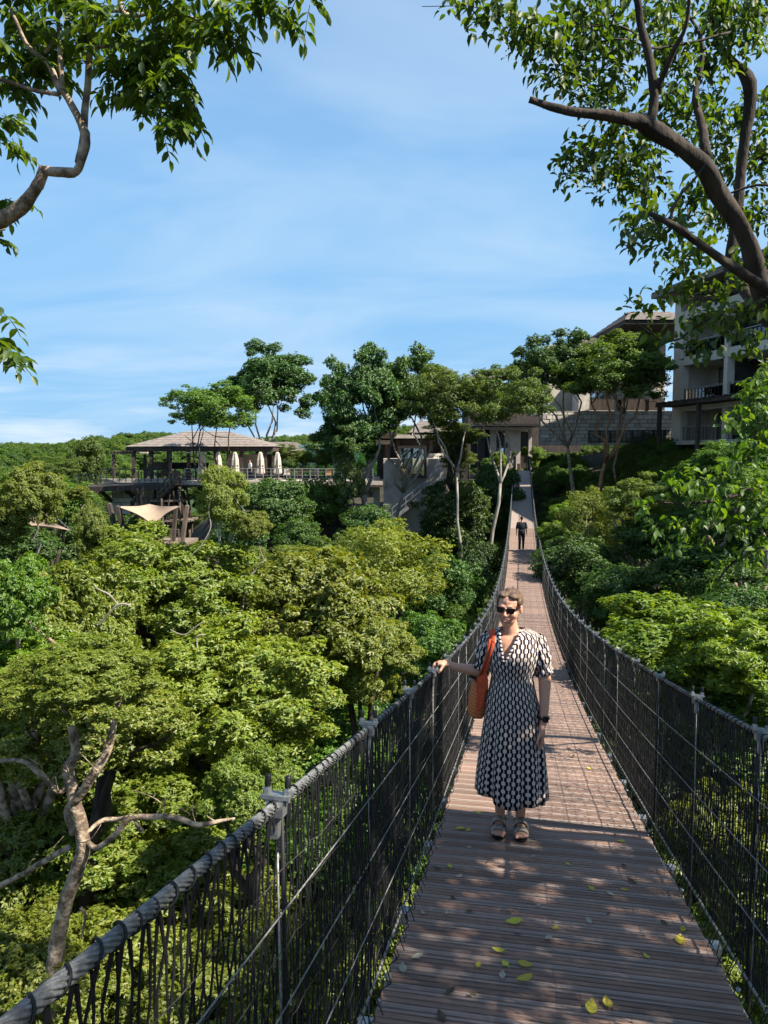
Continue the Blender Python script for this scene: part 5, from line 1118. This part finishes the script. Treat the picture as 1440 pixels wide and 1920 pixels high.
def union(name, mb, m, parent, vox, it=5, fac=.5):
    """overlapping volumes fused into one continuous skin"""
    me0 = mb.mesh(name+'_volumes'); tmp = obj(name, me0); md = tmp.modifiers.new('fuse', 'REMESH'); md.mode = 'VOXEL'; md.voxel_size = vox; md.use_smooth_shade = True
    sm = tmp.modifiers.new('relax', 'SMOOTH'); sm.factor = fac; sm.iterations = it
    dg = bpy.context.evaluated_depsgraph_get(); me = bpy.data.meshes.new_from_object(tmp.evaluated_get(dg)); bpy.data.objects.remove(tmp); bpy.data.meshes.remove(me0)
    me.name = name; me.materials.clear(); me.materials.append(m); me.polygons.foreach_set('use_smooth', [True]*len(me.polygons)); return obj(name, me, parent)
def skinmat(name, c):
    m, t = newmat(name); n = t.nodes.new; l = t.links.new; o = n('ShaderNodeOutputMaterial'); b = n('ShaderNodeBsdfPrincipled'); l(b.outputs[0], o.inputs[0])
    ns = n('ShaderNodeTexNoise'); ns.inputs['Scale'].default_value = 14; cr = n('ShaderNodeValToRGB'); cr.color_ramp.elements[0].color = (c[0]*.86, c[1]*.76, c[2]*.72, 1); cr.color_ramp.elements[1].color = (*c, 1)
    tcx = n('ShaderNodeTexCoord'); l(tcx.outputs['Object'], ns.inputs[0]); l(ns.outputs[0], cr.inputs[0]); l(cr.outputs[0], b.inputs['Base Color']); b.inputs['Roughness'].default_value = .5
    b.inputs['Subsurface Weight'].default_value = .15; b.inputs['Subsurface Radius'].default_value = (.02, .008, .004); b.inputs['Subsurface Scale'].default_value = .4; return m
SK = skinmat('skin', (.56, .30, .20)); HAIR = mat('brown blond hair', (.17, .095, .05), (.045, .026, .016), rough=.4, scale=55, stretch=(1, .12, .5), bump=.6, spec=.5)
BLK = mat('glossy black plastic', (.008, .008, .009), (.006, .006, .007), rough=.12, spec=.6); TEETH = mat('teeth', (.70, .66, .60), rough=.3); LIP = mat('lips', (.36, .13, .11), (.30, .10, .09), rough=.4)
ORG = mat('orange woven strap', (.62, .10, .035), (.45, .06, .02), rough=.8, scale=60); SOLE = mat('black foam sole', (.014, .013, .013), rough=.7); STRP = mat('pewter leather strap', (.34, .29, .24), (.24, .2, .17), rough=.4, metal=.25, scale=20)
# printed dress cloth: offset columns of cream blocks on black, joined by thin cream lines
def dressmat():
    m, t = newmat('black and cream printed cotton'); n = t.nodes.new; l = t.links.new; o = n('ShaderNodeOutputMaterial'); b = n('ShaderNodeBsdfPrincipled'); l(b.outputs[0], o.inputs[0]); b.inputs['Roughness'].default_value = .85; b.inputs['Specular IOR Level'].default_value = .15
    uvn = n('ShaderNodeUVMap'); uvn.uv_map = 'print'; sp = n('ShaderNodeSeparateXYZ'); l(uvn.outputs[0], sp.inputs[0])
    def mt(op, a, b_=None):
        q = n('ShaderNodeMath'); q.operation = op
        for i, v in enumerate((a, b_)):
            if v is None: continue
            if isinstance(v, (int, float)): q.inputs[i].default_value = v
            else: l(v, q.inputs[i])
        return q.outputs[0]
    fl = mt('FLOOR', sp.outputs[0]); x = mt('ABSOLUTE', mt('SUBTRACT', mt('SUBTRACT', sp.outputs[0], fl), .5)); par = mt('MULTIPLY', mt('MODULO', fl, 2.0), .5)
    y = mt('ABSOLUTE', mt('SUBTRACT', mt('FRACT', mt('ADD', sp.outputs[1], par)), .5))
    e = mt('ADD', mt('POWER', mt('DIVIDE', x, .38), 4.0), mt('POWER', mt('DIVIDE', y, .25), 4.0)); blob = mt('LESS_THAN', e, 1.0); line = mt('LESS_THAN', x, .075); k_ = mt('MAXIMUM', blob, line)
    mx = n('ShaderNodeMix'); mx.data_type = 'RGBA'; l(k_, mx.inputs[0]); mx.inputs[6].default_value = (.012, .010, .020, 1); mx.inputs[7].default_value = (.58, .48, .42, 1); l(mx.outputs[2], b.inputs['Base Color']); return m
DR = dressmat()
def stripemat(name, c1, c2, sc, axis=0, c3=None):
    m, t = newmat(name); n = t.nodes.new; l = t.links.new; o = n('ShaderNodeOutputMaterial'); b = n('ShaderNodeBsdfPrincipled'); l(b.outputs[0], o.inputs[0]); b.inputs['Roughness'].default_value = .85
    tcx = n('ShaderNodeTexCoord'); sp = n('ShaderNodeSeparateXYZ'); l(tcx.outputs['UV' if axis == 'uv' else 'Object'], sp.inputs[0]); q = n('ShaderNodeMath'); q.operation = 'MULTIPLY'; q.inputs[1].default_value = sc; l(sp.outputs[0 if axis == 'uv' else axis], q.inputs[0])
    f_ = n('ShaderNodeMath'); f_.operation = 'FRACT'; l(q.outputs[0], f_.inputs[0]); cr = n('ShaderNodeValToRGB'); cr.color_ramp.interpolation = 'CONSTANT'; cr.color_ramp.elements[0].color = (*c1, 1); cr.color_ramp.elements[1].position = .5; cr.color_ramp.elements[1].color = (*c2, 1)
    if c3: z_ = cr.color_ramp.elements.new(.78); z_.color = (*c3, 1)
    l(f_.outputs[0], cr.inputs[0]); l(cr.outputs[0], b.inputs['Base Color']); return m
def rings(vsf, nz, na, a0=0, a1=2*PI, closed=True, skip=None, uvf=None):
    """lofted sheet from a function (i, a) -> point"""
    mb = MB(); vs = []; fs = []; cols = na if closed else na+1; U = []
    for i in range(nz):
        for j in range(cols): vs.append(vsf(i, a0+(a1-a0)*j/na))
    fuv = []
    for i in range(nz-1):
        for j in range(na):
            if skip and skip(i, a0+(a1-a0)*(j+.5)/na): continue
            fs.append((i*cols+j, i*cols+(j+1) % cols, (i+1)*cols+(j+1) % cols, (i+1)*cols+j))
            if uvf: fuv += [uvf(i, j/na), uvf(i, (j+1)/na), uvf(i+1, (j+1)/na), uvf(i+1, j/na)]
    mb.add(vs, fs); mb.uv = fuv; return mb
def cloth(name, mb, m, parent, th=.003):
    me = mb.mesh(name, m, True)
    if mb.uv: ul = me.uv_layers.new(name='print'); ul.data.foreach_set('uv', np.array(mb.uv, np.float32).ravel())
    o = obj(name, me, parent); md = o.modifiers.new('thickness', 'SOLIDIFY'); md.thickness = th; md.offset = 1; return o
wpos = ray_deck(956, 1561); wpos.z += .002
wo = thing('person', 'smiling woman in black sunglasses and printed midi dress, hand on the left cable', 'person', wpos); wo.rotation_euler = (0, 0, .0)
HC = Vector((-.026, -.005, 1.562)); HR = Matrix.Rotation(R(-14), 3, 'Z') @ Matrix.Rotation(R(4), 3, 'Y') @ Matrix.Rotation(R(3), 3, 'X')
HR = HR.to_3x3() * 1.06
def H(x, y, z): return HC + HR @ Vector((x, y, z))
mb = MB()
mb.ball((0, 0, .93), (.165, .12, .14)); mb.ball((0, 0, 1.09), (.135, .10, .12)); mb.ball((0, 0, 1.25), (.160, .105, .14)); mb.ball((-.085, -.050, 1.235), .066); mb.ball((.060, -.058, 1.235), .066)
capsule(mb, (-.135, .005, 1.335), (.135, .005, 1.335), .045, .045); capsule(mb, (-.05, .01, 1.375), (.04, .01, 1.375), .040, .040); capsule(mb, (-.005, .015, 1.34), HC+Vector((0, .02, -.08)), .056, .050)
for s in (-1, 1):
    capsule(mb, (s*.085, 0, .90), (s*.078, -.01, .48), .09, .058); capsule(mb, (s*.077, -.005, .48), (s*.068, .01, .13), .052, .034); mb.ball((s*.073, .025, .36), (.050, .055, .12)); capsule(mb, (s*.068, .012, .14), (s*.068, .005, .085), .033, .034)
    capsule(mb, (s*.068, .015, .085), (s*.076, -.10, .066), .034, .030); mb.ball((s*.077, -.12, .064), (.043, .06, .020))
    for t in range(5): x = s*(.077 - .034 + .0175*t); capsule(mb, (x, -.13, .064), (x+s*.002, -.172+.006*t, .060), .0105 if t else .0135, .0095 if t else .012, 8)
# arms
capsule(mb, (-.158, .0, 1.325), (-.195, .045, 1.10), .043, .043); capsule(mb, (-.195, .045, 1.10), (-.395, .005, 1.135), .045, .027); capsule(mb, (-.39, .005, 1.137), (-.43, 0, 1.155), .026, .022)
capsule(mb, (.155, .0, 1.325), (.215, .0, 1.085), .043, .042); capsule(mb, (.215, .0, 1.085), (.212, -.085, .835), .043, .026); capsule(mb, (.212, -.085, .835), (.200, -.10, .79), .025, .024)
# hand resting on the cable: palm over it, fingers curling round the far side
CXL = cx(-1) - wpos.x; CZL = cz(wpos.y) - wpos.z
cc = Vector((CXL, 0, CZL)); pm0 = cc + Vector((.045, -.005, .034))
mb.ball(cc + Vector((.030, 0, .038)), (.038, .040, .018), Matrix.Rotation(R(8), 3, 'Y')); capsule(mb, (-.43, 0, 1.155), cc+Vector((.045, 0, .038)), .022, .026)
for i, yy in enumerate((-.030, -.010, .010, .029)):
    l_ = (.9, 1, .97, .8)[i]; P4 = [cc+Vector((.005, yy, .036)), cc+Vector((-.022*l_, yy, .030)), cc+Vector((-.033*l_, yy, .004)), cc+Vector((-.022, yy, -.020))]
    for a, b_ in zip(P4[:-1], P4[1:]): capsule(mb, a, b_, .0095, .0088, 8)
for a, b_ in (((.040, -.030, .026), (.026, -.048, .004)), ((.026, -.048, .004), (.012, -.050, -.014))): capsule(mb, cc+Vector(a), cc+Vector(b_), .0115, .0095, 8)
HS = Vector((.013, -.062, 0))
# hanging hand: palm, four unequal slightly bent fingers, thumb from its side
mb.ball(Vector((.187, -.052, .755))+HS, (.022, .040, .045))
for i, (yy, l_) in enumerate(((-.082, .070), (-.062, .082), (-.042, .077), (-.024, .060))):
    a = Vector((.188, yy, .722))+HS; b_ = a+Vector((-.004, -.004, -l_*.5)); c = b_+Vector((-.014, .004, -l_*.42)); capsule(mb, a, b_, .0095, .009, 8); capsule(mb, b_, c, .009, .0078, 8)
capsule(mb, Vector((.176, -.075, .765))+HS, Vector((.160, -.100, .728))+HS, .0125, .011, 8); capsule(mb, Vector((.160, -.100, .728))+HS, Vector((.156, -.106, .700))+HS, .0105, .009, 8)
# head
mb.ball(H(0, .012, .025), (.076, .090, .085), HR); mb.ball(H(0, -.022, -.022), (.067, .062, .080), HR); mb.ball(H(0, -.048, -.088), (.030, .028, .026), HR); mb.ball(H(0, -.030, -.066), (.055, .046, .040), HR)
for s in (-1, 1):
    mb.ball(H(s*.036, -.060, -.028), (.028, .022, .026), HR); mb.ball(H(s*.030, -.078, .022), (.024, .010, .008), HR); mb.ball(H(s*.076, .008, -.006), (.008, .018, .030), HR); mb.ball(H(s*.0105, -.094, -.030), (.009, .010, .008), HR)
capsule(mb, H(0, -.084, .008), H(0, -.103, -.026), .008, .0115, 10); mb.ball(H(0, -.084, -.055), (.022, .010, .014), HR)
body = union('body', mb, SK, wo, .0052, 4)
# mouth, sunglasses, hair
mb = MB(); T_ = [H(x, -.0905+abs(x)*.34+x*x*3, -.057+x*x*8) for x in np.linspace(-.022, .022, 9)]; mb.tube(T_, [.002, .004, .005, .006, .006, .006, .005, .004, .002], 8); part('teeth', mb, TEETH, wo, True, off=Vector((0, 0, 0)))
for dz_, rr in ((.0085, .0035), (-.010, .0045)):
    mb = MB(); T_ = [H(x, -.0955-.004+abs(x)*.34+x*x*3, -.056+dz_*(1-(x/.031)**2)+x*x*9) for x in np.linspace(-.031, .031, 11)]; mb.tube(T_, [rr*(1-.7*abs(i-5)/5) for i in range(11)], 7); part('lip', mb, LIP, wo, True, off=Vector((0, 0, 0)))
gl_ = thing('tmp', '', ''); bpy.data.objects.remove(gl_)
mb = MB()
for s in (-1, 1): mb.prism([H(s*.033+x, -.098+abs(s*.033+x)*.22, .004+z) for x, z in ((-.025, .012), (.026, .016), (.028, .006), (.020, -.017), (0, -.021), (-.019, -.017), (-.026, .002))], HR @ Vector((0, .006, 0)))
sg = part('sunglasses', mb, BLK, wo, False, off=Vector((0, 0, 0)))
mb = MB(); capsule(mb, H(-.010, -.098, .012), H(.010, -.098, .012), .0035, .0035, 8)
for s in (-1, 1): capsule(mb, H(s*.060, -.084, .015), H(s*.078, .012, .012), .0042, .0032, 8); 
mb.f = mb.f; part('temples', mb, BLK, sg, True, off=Vector((0, 0, 0)))
mb = MB(); mb.ball(H(0, .028, .036), (.079, .088, .086), HR); mb.ball(H(-.03, -.020, .082), (.040, .045, .024), HR); mb.ball(H(.03, -.020, .082), (.040, .045, .024), HR); mb.ball(H(0, .110, .01), (.036, .034, .036), HR)
for s in (-1, 1): mb.ball(H(s*.066, -.008, .045), (.014, .035, .034), HR)
union('hair', mb, HAIR, wo, .006, 3)
mb = MB(); gh = np.random.default_rng(8)
for i in range(90):
    an = gh.uniform(-1.25, 1.25); P_ = []
    for t in np.linspace(0, 1, 8):
        th = -.30 + t*(2.55); r_ = 1.02 + gh.uniform(-.006, .012)
        P_.append(H(.079*math.sin(an*(1-.75*t))*r_*math.cos(th*.25), .028 - .090*math.cos(th)*math.cos(an*.75)*r_, .036 + .086*math.sin(th*.95)*math.cos(an*.55)*r_ - abs(math.sin(an))*.02))
    mb.tube(P_, [.0008]+[.0017]*6+[.0006], 4)
part('hair_strands', mb, HAIR, wo, True, kind='stuff', off=Vector((0, 0, 0)))
mb = MB()
for s in (-1, 1): capsule(mb, H(s*.020, -.094, .030), H(s*.048, -.078, .031), .0028, .002, 6)
part('eyebrows', mb, HAIR, wo, True, off=Vector((0, 0, 0)))
# dress
zz = [.255, .31, .40, .50, .60, .70, .80, .88, .95, 1.01, 1.055, 1.085, 1.105, 1.13, 1.17, 1.205, 1.24, 1.275, 1.305, 1.33, 1.355, 1.378, 1.397, 1.412, 1.424]
tab = [(.235, .236, .186), (.40, .228, .180), (.60, .212, .166), (.80, .188, .150), (.92, .172, .138), (1.04, .146, .118), (1.09, .133, .108), (1.13, .146, .120), (1.17, .160, .138), (1.24, .176, .158), (1.305, .186, .135), (1.355, .188, .102), (1.378, .178, .084), (1.397, .156, .072), (1.412, .116, .063), (1.424, .080, .058)]
zt, rxt, ryt = zip(*tab); NC = 44
def dress_pt(i, a):
    z = zz[i]; rx = np.interp(z, zt, rxt); ry = np.interp(z, zt, ryt); k_ = max(0, (1.08-z)/.85); x = math.cos(a); y = math.sin(a)
    f = 1 + k_**.8*(.062*math.sin(7*a+1.1+z*1.5) + .050*math.sin(12*a+.4-z*2) + .03*math.sin(19*a+2+z)) + .016*(math.sin(23*a)*(1.02 < z < 1.28))
    if y > 0 and z > 1: ry *= .80
    p = Vector((rx*x*f, ry*y*f, z))
    if z < .9: p.x += -.012*(.9-z)+.01
    if i < 4: p.z += (4-i)/4*(.060*max(0, -x)**1.5*(1 if y < .5 else .6) + .012*math.sin(5*a))
    return p
def vskip(i, a):
    p = (dress_pt(i, a)+dress_pt(i+1, a))/2
    if math.sin(a) >= .2: return False
    w_ = (p.z-1.228)*.36; return p.z > 1.228 and abs(p.x + .052 - (p.z-1.228)*.18) < w_
dm = rings(dress_pt, len(zz), 170, skip=vskip, uvf=lambda i, t: (t*NC, zz[i]/.053))
cloth('dress', dm, DR, wo)
# striped trim along the V, drawn tight on the cloth
TR = stripemat('black and cream trim', (.012, .01, .02), (.6, .52, .48), 1, 'uv')
for s in (-1, 1):
    vs = []; uvs = []; n = 16; mb = MB(); 
    for i in range(n+1):
        z = 1.222 + (1.422-1.222)*i/n; xx = -.052 + (z-1.228)*.18 + s*max(.0, (z-1.228)*.36); rx = np.interp(z, zt, rxt); ry = np.interp(z, zt, ryt)
        for e in (-.003, .013):
            x_ = xx + s*e; yy = -ry*math.sqrt(max(.05, 1-min(.98, (x_/rx)**2)))*1.02 - .008; vs.append((x_, yy, z))
    fs = [(2*i, 2*i+1, 2*i+3, 2*i+2) for i in range(n)]; mb.add(vs, fs); me = mb.mesh('neck_trim', TR, True); ul = me.uv_layers.new(name='UVMap'); ul.data.foreach_set('uv', np.array([(q, 0) for i in range(n) for q in (i*.55, i*.55, (i+1)*.55, (i+1)*.55)], np.float32).ravel())
    o = obj('neck_trim', me, wo); md = o.modifiers.new('thickness', 'SOLIDIFY'); md.thickness = .004; md.offset = 0
# puffed sleeves
for s, A_, B_ in ((-1, Vector((-.140, .004, 1.372)), Vector((-.212, .030, 1.10))), (1, Vector((.140, .004, 1.372)), Vector((.222, .012, 1.085)))):
    d_ = (B_-A_); t_ = d_.normalized(); x_ = Vector((1, 0, 0)); x_ = (x_-t_*x_.dot(t_)).normalized(); y_ = t_.cross(x_)
    pr = [(0, .052), (.06, .060), (.16, .064), (.34, .066), (.52, .069), (.64, .064), (.71, .054), (.75, .050), (.79, .055), (.88, .063)]
    def sp(i, a, A_=A_, d_=d_, x_=x_, y_=y_, pr=pr):
        u_, r_ = pr[i]; r_ *= 1 + .07*math.sin(9*a+i*.7) + (.05*math.sin(17*a) if i > 5 else 0); return A_ + d_*u_ + (x_*math.cos(a)+y_*math.sin(a))*r_
    cloth('sleeve', rings(sp, len(pr), 60, uvf=lambda i, t, pr=pr: (t*16+.3, pr[i][0]*.28/.062)), DR, wo)
# necklace, watch, sandals
mb = MB(); mb.tube([Vector((-.052+.095*math.sin(t)*.62, -.105+.045*math.cos(t)*-.2+abs(t)*.012, 1.345+.045*(abs(t)/1.3)**2)) for t in np.linspace(-1.2, 1.2, 11)], .0012, 5); part('necklace', mb, M['steel'], wo, True, off=Vector((0, 0, 0)))
mb = MB(); mb.tube([Vector((.2125+.030*math.cos(a), -.082+.031*math.sin(a), .848)) for a in np.linspace(0, 2*PI, 17)], .009, 6, cap=False); wt = part('watch', mb, BLK, wo, True, off=Vector((0, 0, 0)))
mb = MB(); mb.box((.222, -.116, .850), (.036, .010, .040)); part('watch_face', mb, BLK, wt, off=Vector((0, 0, 0)))
for s in (-1, 1):
    mb = MB(); n = 20; out_ = [(s*.073 + .045*math.cos(2*PI*j/n)*(1.05 if math.sin(2*PI*j/n) < 0 else .82), -.055 + .130*math.sin(2*PI*j/n)) for j in range(n)]
    mb.prism([Vector((x, y, .001)) for x, y in out_], (0, 0, .044)); so = part('sandal', mb, SOLE, wo, off=Vector((0, 0, 0)))
    for y0, h, w_ in ((-.118, .070, .046), (-.045, .100, .044)):
        vs = []; n = 12; mb = MB()
        for i in range(n+1):
            a = PI*i/n
            for e in (-w_/2, w_/2): vs.append((s*.075 - .052*math.cos(a), y0+e, .040 + (h + (.012 if e > 0 else 0))*math.sin(a)**.8*.78))
        mb.add(vs, [(2*i, 2*i+1, 2*i+3, 2*i+2) for i in range(n)]); me = mb.mesh('strap', STRP, True); o = obj('strap', me, so); md = o.modifiers.new('thickness', 'SOLIDIFY'); md.thickness = .005; md.offset = 1
    mb = MB(); mb.tube([(s*.073-.036, -.03, .05), (s*.071-.036, .03, .085), (s*.070, .056, .10), (s*.069+.036, .03, .085), (s*.073+.036, -.03, .05)], .007, 6); part('heel_strap', mb, SOLE, so, True, off=Vector((0, 0, 0)))
# shoulder bag
BAGM = stripemat('orange and tan striped bag cloth', (.60, .15, .035), (.50, .07, .02), 42, 2, (.55, .30, .12))
bg_ = thing('shoulder_bag', 'orange and tan striped tote bag hanging from the shoulder of the woman', 'bag', wpos + Vector((-.25, .07, .76)))
mb = MB(); vs = []; n = 16
for z, wx, wy in ((.02, .040, .03), (.04, .047, .038), (.15, .051, .044), (.24, .046, .036), (.28, .040, .022)):
    for j in range(n): a = 2*PI*j/n; c_, s_ = math.cos(a), math.sin(a); vs.append(Vector((math.copysign(abs(c_)**.6, c_)*wx - .0, math.copysign(abs(s_)**.6, s_)*wy*3.2*.7, z + .02*c_*(z > .2))))
fs = [(i*n+j, i*n+(j+1) % n, (i+1)*n+(j+1) % n, (i+1)*n+j) for i in range(4) for j in range(n)] + [tuple(range(n-1, -1, -1))]; mb.add(vs, fs)
me = mb.mesh('bag_body', BAGM, True); o = obj('bag_body', me, bg_); o.rotation_euler = (0, R(8), R(20)); md = o.modifiers.new('thickness', 'SOLIDIFY'); md.thickness = .004
wl = Vector(wpos)
for k_, q_ in enumerate(([(-.225, .015, 1.06), (-.190, -.075, 1.15), (-.152, -.115, 1.28), (-.142, -.075, 1.385), (-.145, .0, 1.425), (-.155, .06, 1.37), (-.22, .10, 1.2), (-.265, .11, 1.06)], [(-.20, -.03, 1.05), (-.165, -.10, 1.17), (-.128, -.12, 1.29), (-.122, -.075, 1.39), (-.125, .0, 1.43), (-.135, .065, 1.37), (-.19, .12, 1.2), (-.235, .14, 1.06)])):
    mb = MB(); vs = []
    for i, p in enumerate(q_):
        for e in (-.011, .011): vs.append(Vector(p)+Vector((e, 0, e*.3)))
    mb.add(vs, [(2*i, 2*i+1, 2*i+3, 2*i+2) for i in range(len(q_)-1)]); me = mb.mesh('strap', ORG, True, off=Vector((-.25, .07, .76))); o = obj('strap', me, bg_); o.modifiers.new('round', 'SUBSURF').levels = 1; o.modifiers['round'].render_levels = 2; md = o.modifiers.new('thickness', 'SOLIDIFY'); md.thickness = .005
mb = MB(); mb.box((-.245, .06, 1.085), (.075, .08, .07), Matrix.Rotation(.3, 3, 'Y'), .8); o = obj('bag_lining', mb.mesh('bag_lining', BLK, off=Vector((-.25, .07, .76))), bg_)
mb = MB(); mb.prism([Vector((-.235, -.035, 1.075)), Vector((-.17, -.075, 1.13)), Vector((-.155, -.07, 1.07)), Vector((-.20, -.04, .88)), Vector((-.235, -.03, .84))], (0, .012, 0)); o = obj('bag_flap', mb.mesh('bag_flap', ORG, off=Vector((-.25, .07, .76))), bg_)

def at_deck(px, Dv):
    p = uv(up(px, Dv, 1000), Dv); p.z = dz(p.y) + .002; return p
def walker(px, py, label, Dv, hgt, shirt, trous, skin, shoe, hairc, face=0, stride=.14, vox=.012, pos=None, grp=None):
    p0 = pos if pos is not None else at_deck(px, Dv); t = thing('person', label, 'person', p0, grp); t.rotation_euler = (0, 0, face); k_ = hgt/1.76
    def V(x, y, z): return Vector((x, y, z))*k_
    f1, f2 = stride, -stride
    mb = MB(); mb.ball(V(0, .0, 1.66), (.076*k_, .092*k_, .108*k_)); mb.ball(V(0, .03, 1.60), (.058*k_, .06*k_, .07*k_)); capsule(mb, V(0, 0, 1.42), V(0, 0, 1.56), .058*k_, .054*k_); mb.ball(V(0, 0, 1.2), (.17*k_, .10*k_, .26*k_))
    mb.ball(V(0, .098, 1.62), (.012, .016, .02)); 
    for s in (-1, 1):
        mb.ball(V(s*.077, 0, 1.64), (.01, .02, .03)); capsule(mb, V(s*.19, 0, 1.40), V(s*.245, -.02*s, 1.13), .052*k_, .044*k_); capsule(mb, V(s*.245, -.02*s, 1.13), V(s*.255, .05+.07*s, .90), .042*k_, .028*k_); mb.ball(V(s*.255, .06+.075*s, .84), (.022, .038, .05))
        for q_ in range(4): capsule(mb, V(s*.255, .035+.075*s+q_*.018, .81), V(s*.245, .045+.075*s+q_*.016, .745+.01*abs(q_-1.5)), .010*k_, .008*k_, 6)
        capsule(mb, V(s*.245, .10+.075*s, .83), V(s*.235, .12+.075*s, .79), .011, .009, 6)
        st_ = f1 if s > 0 else f2; capsule(mb, V(s*.09, 0, .95), V(s*.09, st_*.6+.03, .52), .085*k_, .056*k_); capsule(mb, V(s*.09, st_*.6+.03, .52), V(s*.085, st_-.03, .10), .055*k_, .036*k_)
    union('body', mb, skin, t, vox, 3)
    mb = MB(); mb.ball(V(0, -.015, 1.69), (.083*k_, .095*k_, .100*k_)); union('hair', mb, hairc, t, vox, 2)
    mb = MB(); mb.ball(V(0, 0, 1.25), (.205*k_, .125*k_, .24*k_)); mb.ball(V(0, 0, 1.02), (.185*k_, .125*k_, .16*k_)); capsule(mb, V(-.16, 0, 1.42), V(.16, 0, 1.42), .062*k_, .062*k_)
    for s in (-1, 1): capsule(mb, V(s*.185, 0, 1.41), V(s*.235, -.01*s, 1.19), .070*k_, .068*k_)
    union('shirt', mb, shirt, t, vox, 3)
    mb = MB(); mb.ball(V(0, 0, .95), (.172*k_, .12*k_, .12*k_))
    for s in (-1, 1): st_ = f1 if s > 0 else f2; capsule(mb, V(s*.088, 0, .93), V(s*.09, st_*.6+.03, .52), .100*k_, .070*k_); capsule(mb, V(s*.09, st_*.6+.03, .52), V(s*.085, st_-.03, .13), .068*k_, .052*k_)
    union('trousers', mb, trous, t, vox, 3)
    for s in (-1, 1):
        st_ = f1 if s > 0 else f2; mb = MB(); lift = .0 if s > 0 else .05; capsule(mb, V(s*.085, st_-.05, .05+lift), V(s*.09, st_+.12, .045), .045*k_, .04*k_); mb.ball(V(s*.085, st_-.03, .09), (.045, .05, .05)); union('shoe', mb, shoe, t, .010, 2)
    return t
SH = mat('charcoal cotton', (.018, .018, .024), rough=.9, scale=12); WHT = mat('white cotton', (.62, .61, .60), (.5, .5, .5), rough=.9, scale=12); TRN = mat('black jersey', (.010, .010, .014), rough=.9); SHW = mat('white trainers', (.60, .58, .56), rough=.6); HRD = mat('near black hair', (.014, .011, .010), rough=.5)
walker(978, 1029, 'man in dark shirt and trousers with white shoes walking away up the bridge', 38, 1.80, SH, TRN, SK, SHW, HRD)
walker(0, 0, 'person in a loose white shirt standing on the terrace between the furled parasols', 61, 1.72, WHT, SH, SK, SHW, HRD, face=YAW+2.2, stride=.05, pos=uv(up(469, 61.5, 880), 61.5, zp(900, 62)), vox=.014)
